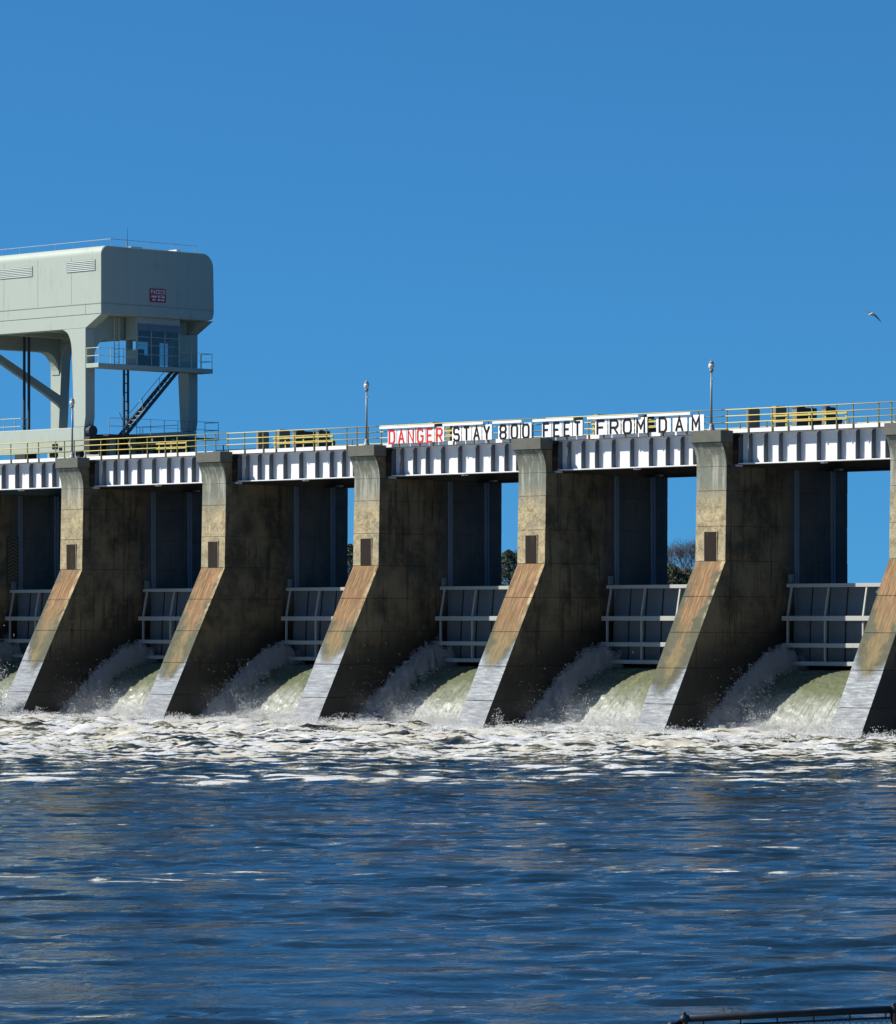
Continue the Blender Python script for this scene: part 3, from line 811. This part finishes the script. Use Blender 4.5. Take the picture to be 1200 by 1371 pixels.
GLY = {'D': [([(0, 0), (.75, 0), (1, .2), (1, .8), (.75, 1), (0, 1)], True)],
       'A': [([(0, 0), (.5, 1), (1, 0)], False), ([(.19, .33), (.81, .33)], False)],
       'N': [([(0, 0), (0, 1), (1, 0), (1, 1)], False)],
       'G': [([(1, .8), (.82, 1), (.18, 1), (0, .8), (0, .2), (.18, 0), (.82, 0), (1, .2), (1, .48), (.55, .48)], False)],
       'E': [([(1, 1), (0, 1), (0, 0), (1, 0)], False), ([(.08, .5), (.8, .5)], False)],
       'R': [([(0, 0), (0, 1), (.8, 1), (1, .85), (1, .62), (.8, .47), (.06, .47)], False), ([(.5, .44), (1, 0)], False)],
       'S': [([(1, .82), (.82, 1), (.18, 1), (0, .84), (0, .64), (.18, .5), (.82, .5), (1, .36), (1, .16), (.82, 0), (.18, 0), (0, .18)], False)],
       'T': [([(0, 1), (1, 1)], False), ([(.5, 0), (.5, .94)], False)],
       'Y': [([(0, 1), (.5, .45), (1, 1)], False), ([(.5, 0), (.5, .42)], False)],
       '8': [(ring_o(.5, 1.0), True), (ring_o(0, .5), True)],
       '0': [(ring_o(), True)], 'O': [(ring_o(), True)],
       'F': [([(1, 1), (0, 1), (0, 0)], False), ([(.06, .52), (.8, .52)], False)],
       'M': [([(0, 0), (0, 1), (.5, .35), (1, 1), (1, 0)], False)],
       'P': [([(0, 0), (0, 1), (.8, 1), (1, .85), (1, .62), (.8, .47), (.06, .47)], False)],
       'C': [([(1, .8), (.82, 1), (.18, 1), (0, .8), (0, .2), (.18, 0), (.82, 0), (1, .2)], False)]}
def letter(chr_, w, h, sw, axis, depth):
    """axis 'x': faces -Y and runs along X;  axis 'y': faces +X and runs along Y"""
    mb = MB()
    for si, (pts, closed) in enumerate(GLY[chr_]):
        q = [(sw / 2 + a * (w - sw), sw / 2 + b * (h - sw)) for a, b in pts]
        L, Rr = strip(q, sw, closed)
        n = len(q); e = 0.003 * si
        rng = range(n if closed else n - 1)
        vs = []
        for d in (0 + e, depth - e):
            for k in range(n):
                for s in (L[k], Rr[k]): vs.append((s.x, -d, s.y) if axis == 'x' else (d, s.x, s.y))
        o = 2 * n; fs = []
        for k in rng:
            a, b, c, d = 2 * k, 2 * k + 1, 2 * ((k + 1) % n) + 1, 2 * ((k + 1) % n)
            fs += [(a, b, c, d), (o + a, o + d, o + c, o + b), (a, d, o + d, o + a), (b, o + b, o + c, c)]
        if not closed: fs += [(0, o, o + 1, 1), (2 * n - 2, 2 * n - 1, o + 2 * n - 1, o + 2 * n - 2)]
        mb.add(vs, fs)
    return mb
# each word: first letter left edge, last letter right edge (metres along the bridge), letter colour
WORDS = [('DANGER', 30.55, 35.2, 'red', 29.85, 34.6), ('STAY', 36.1, 39.2, 'black', 35.3, 38.7), ('800', 39.98, 42.45, 'black', 39.5, 41.9),
         ('FEET', 43.55, 46.6, 'black', 42.8, 46.1), ('FROM', 47.85, 51.65, 'black', 47.2, 51.2), ('DAM', 52.7, 55.85, 'black', 51.9, 55.2)]
for word, xa, xb, colr, ba, bb in WORDS:
    root = thing('sign_word', f'{"red" if colr == "red" else "black"} capital letters reading {word} on white backing plates along the bridge railing', 'sign', (xa, .60, DECK), 'warning words on the bridge railing')
    n = len(word); pitch = (xb - xa) / n if n > 3 else (xb - xa) / n
    lw = pitch * (.72 if word != 'DAM' else .60)
    step = (xb - xa - lw) / (n - 1)
    for k, c_ in enumerate(word):
        lx = k * step
        m = letter(c_, lw, .90, .125, 'x', .022)
        m.v = [(x + lx, y - .036, z - .06) for x, y, z in m.v]
        part('letter', m, colr, root)
        part('backing_plate', B(lx - (step - lw) * .30, lx + lw + (step - lw) * .45, -.033, -.012, -.02, .88), 'signwhite', root)
    part('top_board', MB().prism([(-.15, .90), (-.12, .90), (-.12, 1.02), (.02, 1.02), (.02, 1.04), (-.15, 1.04)], 'x', ba - xa, bb - xa), 'signwhite', root)

# ------------------------------------------------------------------ lamp posts on the caps
def build_lamp():
    r = thing('lamp_post', '', 'lamp post', (0, 0, 16.88), 'lamp posts on the pier caps')
    part('base', MB().lathe([(.24, 0), (.24, .05), (.16, .12), (.12, .3), (.085, .42)]), 'lamp', r, smooth=True)
    part('pole', MB().lathe([(.075, .42), (.052, 3.3)]), 'lamp', r, smooth=True)
    part('collar', MB().lathe([(.06, 3.3), (.12, 3.36), (.13, 3.44), (.10, 3.48)]), 'lamp', r, smooth=True)
    part('globe', MB().lathe([(.10, 3.485), (.165, 3.58), (.175, 3.70), (.14, 3.80)]), 'globe', r, smooth=True)
    part('hood', MB().lathe([(.15, 3.805), (.13, 3.88), (.06, 3.93), (.03, 3.99), (.012, 4.04)]), 'lamp', r, smooth=True)
    part('bracket', B(.05, .16, -.03, .03, 2.95, 3.02), 'lamp', r)
    return r
lamp = build_lamp()
lamp['label'] = 'slender grey lamp post with acorn globe in front of the pale crane leg'; lamp.location = (1.02, .18, 16.88)
copy_tree(lamp, (28 + 1.0, .18, 16.88), 'slender grey lamp post with acorn globe just left of the word DANGER')
copy_tree(lamp, (56 + 1.04, .18, 16.88), 'slender grey lamp post with acorn globe just right of the word DAM')

# ------------------------------------------------------------------ gantry crane
def arc(cx, cz, r, a0, a1, n=8): return [(cx + r * math.cos(a0 + (a1 - a0) * k / n), cz + r * math.sin(a0 + (a1 - a0) * k / n)) for k in range(n + 1)]
def build_crane():
    O = Vector((-6.2, 6.7, 17.0))
    r = thing('gantry_crane', 'big pale green gantry crane with glazed cab straddling the bridge deck', 'crane', O)
    def P(name, mb, mat, parent=r, bevel=0.0, smooth=False):
        mb.v = [(a - O.x, b - O.y, c - O.z) for a, b, c in mb.v]
        return part(name, mb, mat, parent, bevel, smooth)
    XE, XL0 = 2.2, -15.3
    Ya, Yb = 1.7, 11.65
    prof = [(Ya, 26.42), (Yb - .55, 26.42), (Yb - .12, 26.55)] + [(Yb, 26.95)] + arc(Yb - 1.05, 30.9 - .95, 1.0, 0, math.pi / 2) + arc(Ya + .55, 30.9 - .50, .55, math.pi / 2, math.pi)
    prof = [(min(y, Yb), z) for y, z in prof]
    h = P('housing', MB().prism(prof, 'x', XL0, XE), 'crane', bevel=.05)
    # side girders with slanting ends
    for (y0, y1, nm) in ((Ya + .0, Ya + .8, 'side_girder'), (Yb - .8, Yb - .06, 'side_girder')):
        P(nm, MB().prism([(XL0 + 1.6, 25.56), (.58, 25.56), (XE - .02, 26.415), (XL0 + .02, 26.415)], 'y', y0 + .004, y1), 'crane', bevel=.02)
    def add(name, mb, mat, parent):           # sub-part in crane coordinates
        mb.v = [(a - O.x, b - O.y, c - O.z) for a, b, c in mb.v]
        return part(name, mb, mat, parent)
    add('seam_strip', MB().box(XL0 + .1, XE - .08, Ya - .025, Ya - .002, 27.12, 27.17), 'louvre', h)
    add('seam_strip', MB().box(XE + .002, XE + .025, Ya + .1, Yb - .1, 27.10, 27.16), 'louvre', h)
    add('seam_strip', MB().box(.55, .575, Ya - .012, Ya - .002, 26.42, 27.11), 'louvre', h)
    for (a, b, z0, z1) in ((-8.37, -4.91, 29.26, 29.97), (-1.36, 1.60, 29.29, 30.04)):
        v = add('vent_frame', MB().box(a, b, Ya - .02, Ya - .002, z0, z1), 'guide', h)
    for (a, b, z0, z1) in ((-8.37, -4.91, 29.26, 29.97), (-1.36, 1.60, 29.29, 30.04)):
        for k in range(6):
            zz = z0 + .05 + k * (z1 - z0 - .02) / 6
            add('vent_slat', MB().prism([(Ya - .022, zz), (Ya - .045, zz), (Ya - .022, zz + .062)], 'x', a + .04, b - .04), 'crane', h)
    for xx in (-11.6, -8.0, -4.4, -.9):
        add('weld_seam', MB().box(xx, xx + .018, Ya - .010, Ya - .002, 27.2, 30.3), 'louvre', h)
    for yy in (4.9, 9.6):
        add('weld_seam', MB().box(XE + .002, XE + .010, yy, yy + .02, 26.5, 27.08), 'louvre', h)
    # access panel outline on the end wall
    for (y0, y1, z0, z1) in ((4.02, 9.29, 29.92, 29.955), (4.02, 4.05, 27.25, 29.91), (9.26, 9.29, 27.25, 29.91)):
        add('panel_edge', MB().box(XE + .002, XE + .008, y0, y1, z0, z1), 'crane', h)
    # name plate
    pl = P('name_plate', MB().box(XE + .004, XE + .05, 5.88, 7.27, 27.43, 28.32), 'plate')
    for k, c_ in enumerate('PACECO'):
        m = letter(c_, .17, .27, .036, 'y', .012)
        m.v = [(x + XE + .052, y + 5.96 + k * .212, z + 27.98) for x, y, z in m.v]
        add('letter', m, 'signwhite', pl)
    for (zz, rows) in ((27.73, ((6.0, .1), (6.13, .1), (6.26, .1), (6.39, .06), (6.57, .1), (6.72, .06), (6.9, .1), (7.05, .1))), (27.53, ((6.1, .1), (6.24, .1), (6.54, .1), (6.67, .1), (6.86, .1), (7.0, .12)))):
        for (yy, wd) in rows: add('small_mark', MB().box(XE + .052, XE + .06, yy, yy + wd, zz, zz + .11), 'signwhite', pl)
    add('plate_line', MB().box(XE + .052, XE + .06, 6.0, 7.15, 27.89, 27.905), 'signwhite', pl)
    # legs
    def leg(x0t, x0b, x1, y0, y1, haunch=True):
        pr = [(x1 - .13, 19.02), (x1, 19.7), (x1, 25.55)]
        if haunch: pr += [(x0t - .95, 25.55)] + [(x0t - .80 + .80 * math.sin(a), 25.45 - 1.5 * (1 - math.cos(a))) for a in [math.pi / 2 * k / 8 for k in range(1, 9)]]
        else: pr += [(x0t, 25.55)]
        pr += [(x0b, 19.02)]
        return MB().prism(pr, 'y', y0, y1)
    P('leg', leg(-.86, -.62, .58, Ya, Ya + .80), 'crane', bevel=.02)
    P('leg', leg(-.62, -.30, .58, Yb - .86, Yb - .06), 'crane', bevel=.02)
    def mirror(mb, xm):
        mb.v = [(2 * xm - a, b, c) for a, b, c in mb.v]; return mb
    P('leg', mirror(leg(-.86, -.62, .58, Ya, Ya + .80), -6.75), 'crane', bevel=.02)
    P('leg', mirror(leg(-.62, -.30, .58, Yb - .86, Yb - .06), -6.75), 'crane', bevel=.02)
    # sills along the rails
    for (y0, y1) in ((Ya - .02, Ya + .82), (Yb - .9, Yb - .04)):
        P('sill', MB().box(-14.4, .45, y0, y1, 17.42, 19.0), 'crane', bevel=.03)
        for xx in (-13.4, -10.6, -3.2, -.5):
            P('wheel', MB().tube([(xx, y0 + .25, 17.26), (xx, y1 - .25, 17.26)], .26, 14), 'cranedark')
    P('sill_mark', MB().box(-2.85, -2.25, Ya - .035, Ya - .022, 17.62, 17.98), 'black')
    P('sill_mark', MB().box(-2.15, -1.8, Ya - .035, Ya - .022, 17.52, 17.72), 'black')
    # end portals: haunched cross beams
    for xc in (.0, -13.5):
        pr = [(Ya + .81, 25.5), (Ya + .81, 23.6)] + [(Ya + .81 + .55 + .85 * (1 - math.cos(a)) - .55 * math.cos(a) * 0 - .0, 23.6 + 1.35 * math.sin(a)) for a in [math.pi / 2 * k / 8 for k in range(9)]][1:]
        pr = [(Ya + .81, 26.40), (Ya + .81, 23.4)] + [(Ya + .85 + 1.2 * (1 - math.cos(a)), 23.4 + 1.55 * math.sin(a)) for a in [math.pi / 2 * k / 8 for k in range(9)]]
        q2 = [(Ya + Yb - .06 - a, b) for a, b in reversed(pr)]
        P('portal_beam', MB().prism(pr + q2, 'x', xc - .42, xc + .40), 'crane')
    for xc in (-4.5, -9.0):
        P('cross_beam', MB().box(xc - .2, xc + .2, Ya + .82, Yb - .82, 25.6, 26.41), 'crane')
    # diagonal brace across the far end
    P('end_brace', MB().prism([(10.85, 21.2), (10.85, 21.95), (9.6, 22.55), (2.4, 26.1), (2.4, 25.55), (9.5, 22.0)], 'x', -13.4, -13.05), 'crane')
    # foot tie platform at the near end
    P('tie_beam', MB().box(-.35, .30, Ya + .83, Yb - .92, 17.75, 18.40), 'cranedark')
    P('foot_platform', MB().box(.47, 1.95, Ya + .83, 12.35, 18.40, 18.52), 'cranedark')
    P('shade_fill_box', MB().box(-.3, .44, 3.6, 6.0, 17.05, 17.74).box(-.25, .40, 6.3, 10.2, 17.05, 17.70), 'cranedark')  # dark boxes added for the shadowed interior below the tie beam
    P('bumper', MB().box(.46, 1.0, Ya + .0, Ya + .80, 17.2, 18.35), 'cranedark', bevel=.03)
    P('pulley', MB().tube([(.50, Ya + .42, 18.75), (.85, Ya + .42, 18.75)], .38, 14), 'cranedark')
    P('cabinet', MB().box(.6, 1.0, 3.45, 3.95, 17.02, 18.38), 'crane')
    P('cabinet', MB().box(.6, 1.0, 5.35, 5.75, 17.02, 18.38), 'crane')
    def railing(name, path, zb, hts, posts, mat, rr=.022):
        for hh in hts: P(name, MB().tube([(x, y, zb + hh) for x, y in path], rr, 6), mat)
        for (x, y) in posts: P('rail_post', MB().tube([(x, y, zb), (x, y, zb + hts[-1])], rr, 6), mat)
    railing('handrail', [(1.9, 2.6), (1.9, 12.3), (.5, 12.3)], 18.52, (.55, 1.08), [(1.9, 2.6 + k * 1.21) for k in range(9)], 'gatebeam')
    # cab platform with railing
    pf = P('cab_platform', MB().box(.60, 1.90, Ya, 11.80, 22.90, 23.20), 'crane', bevel=.02)
    railing('handrail', [(.62, Ya + .04), (1.86, Ya + .04), (1.86, 5.0)], 23.2, (.5, 1.02), [(.66, Ya + .04), (1.86, Ya + .04), (1.86, 2.8), (1.86, 3.9)], 'palerail')
    railing('handrail', [(1.86, 9.0), (1.86, 11.75), (.7, 11.75)], 23.2, (.5, 1.02), [(1.86, 9.9), (1.86, 10.8), (1.86, 11.75), (.7, 11.75)], 'palerail')
    # cab: floor stands on the platform, open frame with panes
    cx0, cx1, cy0, cy1, cz0, cz1 = .70, 1.82, 5.08, 8.90, 23.20, 26.41
    cab = P('cab', MB().box(cx0, cx1, cy0, cy1, 25.55, cz1), 'crane')
    add('cab_post', MB().box(cx1 - .10, cx1, cy0, cy0 + .10, cz0, 25.548), 'crane', cab)
    add('cab_post', MB().box(cx1 - .10, cx1, cy1 - .10, cy1, cz0, 25.548), 'crane', cab)
    add('cab_post', MB().box(cx0, cx0 + .10, cy1 - .10, cy1, cz0, 25.548), 'crane', cab)
    add('cab_wall', MB().box(cx0, cx0 + .08, cy0, cy0 + .55, cz0, 25.548).box(cx0, cx0 + .08, cy0 + .55, cy1 - .1, 25.0, 25.548).box(cx0, cx0 + .08, 7.0, 8.0, cz0, 25.0), 'crane', cab)
    add('cab_wall', MB().box(cx0 + .10, cx1 - .11, cy0, cy0 + .06, cz0, 24.2), 'crane', cab)
    add('cab_wall', MB().box(cx0 + .10, cx1 - .11, cy0, cy0 + .06, 24.9, 25.548), 'crane', cab)
    add('cab_wall', MB().box(cx0 + .11, cx1 - .11, cy1 - .06, cy1, cz0, 25.548), 'crane', cab)
    ys = [cy0 + .10, cy0 + 1.30, cy0 + 2.50, cy1 - .10]; zs = [cz0 + .02, 23.95, 24.55, 25.10, 25.53]
    for a, b in zip(ys[:-1], ys[1:]):
        for c_, d_ in zip(zs[:-1], zs[1:]):
            add('pane', MB().box(cx1 - .055, cx1 - .045, a + .03, b - .03, c_ + .02, d_ - .02), 'glass', cab)
    for yy in ys[1:-1]: add('mullion', MB().box(cx1 - .09, cx1 - .005, yy - .028, yy + .028, cz0, 25.545), 'crane', cab)
    for zz in zs[1:-1]:
        for a, b in zip(ys[:-1], ys[1:]): add('glazing_bar', MB().box(cx1 - .075, cx1 - .02, a + .029, b - .029, zz - .018, zz + .018), 'crane', cab)
    add('sun_visor', MB().box(cx1 + .003, cx1 + .03, cy0 + .05, cy1 - .05, 25.50, 25.97), 'guide', cab)
    add('console', MB().box(1.1, 1.5, 5.4, 6.3, cz0, 23.9).box(1.15, 1.4, 5.7, 6.1, 23.9, 24.3), 'cranedark', cab)
    add('operator_seat', MB().box(.95, 1.45, 6.5, 7.0, 23.45, 23.75).box(.95, 1.45, 6.9, 7.05, 23.75, 24.45).box(1.1, 1.3, 6.65, 6.85, cz0, 23.45), 'cranedark', cab)
    add('cab_side_wall', MB().box(.6, .69, 8.92, 10.7, 23.2, 25.5), 'crane', cab)
    # ladder and conduits
    for yy in (4.05, 4.45): P('ladder_rail', MB().tube([(.75, yy, 23.2), (.75, yy, 26.4)], .03, 6), 'palerail')
    for k in range(11): P('ladder_rung', MB().tube([(.75, 4.07, 23.4 + k * .28), (.75, 4.43, 23.4 + k * .28)], .015, 6), 'palerail')
    for yy in (5.20, 5.55): P('hoist_pipe', MB().tube([(.38, yy, 17.3), (.38, yy, 23.0)], .085, 8), 'cranedark')
    for k in range(9): P('pipe_clamp', MB().box(.34, .42, 5.28, 5.47, 17.8 + k * .6, 17.86 + k * .6), 'cranedark')
    for xx in (-11.35, -10.85): P('hoist_pipe', MB().tube([(xx, 6.2, 19.0), (xx, 6.2, 26.4)], .10, 8), 'cranedark')
    P('pipe_foot', MB().box(-11.9, -10.5, 5.8, 6.6, 17.1, 19.2), 'cranedark')
    railing('handrail', [(-13.2, 5.6), (-10.35, 5.6)], 19.0, (.55, 1.1), [(-12.8, 5.6), (-11.6, 5.6), (-10.4, 5.6)], 'palerail')
    railing('handrail', [(-5.6, 11.4), (-1.2, 11.4)], 19.0, (.5,), [(-5.2, 11.4), (-4.9, 11.4)], 'palerail')
    # stair from the cab platform to the foot platform
    y1_, z1_, y0_, z0_ = 8.5, 22.9, 3.95, 18.52
    for xx in (1.20, 1.82):
        P('stair_stringer', MB().prism([(y0_, z0_), (y0_ + .34, z0_), (y1_ + .34, z1_), (y1_, z1_)], 'x', xx, xx + .05), 'cranedark')
    for k in range(15):
        t = (k + .5) / 15; yy = y0_ + (y1_ - y0_) * t + .10; zz = z0_ + (z1_ - z0_) * t
        P('stair_tread', MB().box(1.252, 1.818, yy - .02, yy + .24, zz - .02, zz + .02), 'gatebeam')
    for hh in (.5, .95):
        P('stair_rail', MB().tube([(1.86, y0_ - .05, z0_ + hh), (1.86, y1_ - .4, z1_ + hh - .4)], .022, 6), 'gatebeam')
    for t in (0.02, .35, .68): P('rail_post', MB().tube([(1.86, y0_ + (y1_ - y0_) * t, z0_ + (z1_ - z0_) * t), (1.86, y0_ + (y1_ - y0_) * t, z0_ + (z1_ - z0_) * t + .95)], .02, 6), 'gatebeam')
    # roof railing, roof hatches and aerial
    railing('roof_rail', [(XL0, Ya + .9), (XE - .15, Ya + .9), (XE - .15, Yb - 1.4)], 30.9, (.52,), [(-15 + 1.9 * k, Ya + .9) for k in range(10)] + [(XE - .15, 4 + 2 * k) for k in range(4)], 'gatebeam', .018)
    P('roof_hatch', MB().box(.4, 1.8, 4.6, 5.6, 30.9, 31.06), 'crane'); P('roof_hatch', MB().box(1.0, 1.8, 8.6, 9.0, 30.9, 31.1), 'signwhite')
    P('aerial', MB().tube([(1.9, 4.2, 30.9), (1.9, 4.2, 32.3)], .02, 6, .008), 'cranedark')
    P('slack_cable', MB().tube([(-6.6, 11.6, 19.0), (-7.6, 11.6, 20.6)], .02, 6), 'cranedark')
build_crane()

# ------------------------------------------------------------------ gull
def build_gull():
    c = world_at(1167.5, 421, 200)
    u, f = Vector((RT[0], RT[1], 0)), Vector((FW[0], FW[1], 0)); k = Vector((0, 0, 1)); s = 200 / 5575.8
    o = thing('gull', 'white gull with dark wing tips gliding in the blue sky', 'bird', c)
    # body: lathe-like along its flight axis
    ax = (-u * .55 - f * .75 - k * .1).normalized(); a = ax.orthogonal().normalized(); b = ax.cross(a)
    mb = MB(); prof = [(-.26, .01), (-.18, .05), (-.06, .085), (.06, .085), (.14, .06), (.19, .05), (.23, .04), (.27, .008)]
    for t, r_ in prof:
        for q in range(8):
            an = q * math.pi / 4; mb.v.append(tuple(ax * t + (a * math.cos(an) + b * math.sin(an)) * r_))
    for i in range(len(prof) - 1):
        for q in range(8): mb.f.append((i * 8 + q, i * 8 + (q + 1) % 8, i * 8 + 8 + (q + 1) % 8, i * 8 + 8 + q))
    part('body', mb, 'signwhite', o, smooth=True)
    for pts in ([(0, -.02), (-2.5, -3.0), (-6, -4.2), (-11.5, -6.5)], [(1.5, -.5), (4.5, 1.0), (8, 4.5), (13.5, 10.5)]):
        vs = []
        W_ = (.13, .12, .09, .015)
        for (px, py), w in zip(pts, W_):
            q = u * px * s * .92 - k * py * s * .92
            for e in (w, -w): 
                for t in (.012, -.012): vs.append(tuple(q + ax * e * .8 + k * t))
        fs = []
        for i in range(3):
            A, Bq = i * 4, i * 4 + 4
            fs += [(A, A + 2, Bq + 2, Bq), (A + 1, Bq + 1, Bq + 3, A + 3), (A, Bq, Bq + 1, A + 1), (A + 2, A + 3, Bq + 3, Bq + 2)]
        fs += [(0, 1, 3, 2), (12, 14, 15, 13)]
        part('wing', MB().add(vs, fs), 'lamp', o)
    part('tail', MB().add([tuple(-ax * .24 + a * .01), tuple(-ax * .38 + b * .07), tuple(-ax * .38 - b * .07), tuple(-ax * .24 - a * .01)], [(0, 1, 2), (3, 2, 1), (0, 3, 1), (0, 2, 3)]), 'signwhite', o)
    part('bill', MB().tube([tuple(ax * .26), tuple(ax * .33 - k * .01)], .014, 6, .003), 'yellow', o)
build_gull()

# ------------------------------------------------------------------ chain-link fence at the near bank
def build_fence():
    A = world_at(916, 1364, 37.6); Bq = world_at(1197, 1351.5, 38.5); zt = 2.69
    dirv = (Vector((Bq.x, Bq.y, 0)) - Vector((A.x, A.y, 0))); L = dirv.length; d = dirv.normalized()
    A = Vector((A.x, A.y, 0)); base = 1.28
    r = thing('chain_link_fence', 'dark chain-link fence with capped posts at the bottom right corner', 'fence', (A.x, A.y, base - .02))
    H = zt - base
    P_ = lambda t, z: (d.x * t, d.y * t, z)
    for k in range(4):
        part('post', MB().tube([P_(L * k, 0), P_(L * k, H + .005)], .036, 10), 'fence', r, smooth=True)
        m = MB().lathe([(.045, -.04), (.046, .0), (.03, .016), (.022, .026), (.024, .036), (.016, .048), (.006, .052)], P_(L * k, H + .01), 10)
        part('post_cap', m, 'fence', r, smooth=True)
    for k in range(3):
        part('top_rail', MB().tube([P_(L * k + .03, H), P_(L * k + L - .03, H)], .034, 8), 'fence', r, smooth=True)
    part('corner_brace', MB().tube([P_(-.02, H - .02), (-.55 * d.x - .1, -.55 * d.y, H - .28)], .022, 8), 'fence', r, smooth=True)
    part('lower_post_cap', MB().lathe([(.04, 0), (.045, .04), (.02, .08)], P_(-.13, H - .10), 10), 'fence', r, smooth=True)
    for q in range(0, 17):
        t = .2 + q * .38
        part('tie', MB().tube([P_(t, H + .028), P_(t, H - .09)], .008, 5), 'fence', r)
    # woven wire: zig-zag wires in two directions
    wv = MB(); sp = .065; n = int(3 * L / sp)
    for i in range(n):
        for s in (1, -1):
            t0 = i * sp; z0, z1 = H - .075, .05
            run = (z0 - z1) * s * .9
            e = min(max(t0 + run, 0), 3 * L)
            zz = z0 - (e - t0) / run * (z0 - z1)
            if abs(e - t0) < .02: continue
            a = Vector(P_(t0, z0)); b = Vector(P_(e, zz)); off = Vector((-d.y, d.x, 0)) * .004 * s
            wv.tube([tuple(a + off), tuple(b + off)], .0028, 3, cap=False)
    wo_ = part('woven_wire', wv, 'fence', r); wo_['kind'] = 'stuff'
    part('selvage', MB().tube([P_(.03, H - .075), P_(3 * L, H - .075)], .010, 6), 'fence', r)
build_fence()

# ------------------------------------------------------------------ trees on the far bank
def build_tree(px, ptop, depth, kind, label, seed, wide):
    rng = random.Random(seed)
    top = world_at(px, ptop, depth); g = 8.6; H = top.z - g
    r = thing('evergreen_tree' if kind == 'pine' else 'bare_tree', label, 'tree', (top.x, top.y, g), 'trees on the far bank')
    tr = MB().tube([(0, 0, -.5), (.1, .05, H * .35), (-.05, .1, H * .8)], .35, 8, .08)
    cr = MB(); tw = []
    def grow(p, d, l, rad, lev):
        q = p + d * l
        tr.tube([tuple(p), tuple((p + q) / 2 + Vector((rng.uniform(-.1, .1), rng.uniform(-.1, .1), .08)) * l * .4), tuple(q)], rad, 5, rad * .55, cap=False)
        if lev == 0: tw.append((q, d, l)); return
        for _ in range(4 if lev > 1 else 5):
            dd = (d + Vector((rng.uniform(-.9, .9), rng.uniform(-.9, .9), rng.uniform(-.3, .75)))).normalized()
            grow(p + d * l * rng.uniform(.5, 1), dd, l * rng.uniform(.55, .75), rad * .5, lev - 1)
    for k in range(9):
        an = k * 2.4 + rng.random(); hz = H * (.28 + .06 * k)
        d = Vector((math.cos(an), math.sin(an), .55 + .08 * k)).normalized()
        grow(Vector((0, .05, hz)), d, wide * (.62 - .035 * k), .12, 2)
    if kind == 'pine':
        for i in range(5200):
            t = rng.random() ** .8; an = rng.random() * 6.283
            zz = H * (.10 + .9 * t); rad = wide * (1.0 - t ** 2.2) ** .6 * (0.55 + .45 * math.sin(an * 3 + zz * 1.3) ** 2) * rng.random() ** .4
            c = Vector((math.cos(an) * rad, math.sin(an) * rad, zz)); s = rng.uniform(.14, .34)
            a = Vector((rng.gauss(0, 1), rng.gauss(0, 1), rng.gauss(0, 1))).normalized(); b = a.orthogonal().normalized()
            cr.add([tuple(c - a * s), tuple(c + b * s * .55), tuple(c + a * s)], [(0, 1, 2)])
        part('crown', cr, 'pine', r)
    else:
        for (q, d, l) in tw:
            for _ in range(7):
                dd = (d + Vector((rng.uniform(-1, 1), rng.uniform(-1, 1), rng.uniform(-.5, .9)))).normalized()
                e = q + dd * l * rng.uniform(.6, 1.4)
                cr.tube([tuple(q), tuple(e)], .022, 3, .010, cap=False)
                for _ in range(2):
                    d3 = (dd + Vector((rng.uniform(-1, 1), rng.uniform(-1, 1), rng.uniform(-.4, .8)))).normalized()
                    f_ = q + (e - q) * rng.uniform(.3, 1); cr.tube([tuple(f_), tuple(f_ + d3 * l * .7)], .013, 3, .006, cap=False)
        part('crown', cr, 'twig', r)
    part('trunk', tr, 'bark' if kind == 'pine' else 'twig', r)
build_tree(469, 729, 760, 'pine', 'dark evergreen tree seen in the thin gap left of the pier by DANGER', 3, 4.2)
build_tree(681, 737, 720, 'pine', 'dense dark evergreen tree in the gap left of the pier under FEET', 4, 4.6)
build_tree(917, 745, 760, 'bare', 'bare grey tree in the gap left of the pier by the word DAM', 5, 7.5)
build_tree(899, 757, 700, 'pine', 'low dark evergreen at the foot of the bare grey tree', 6, 4.0)
build_tree(922, 762, 705, 'pine', 'dark evergreen bush behind the gate, right below the bare grey tree', 8, 4.0)
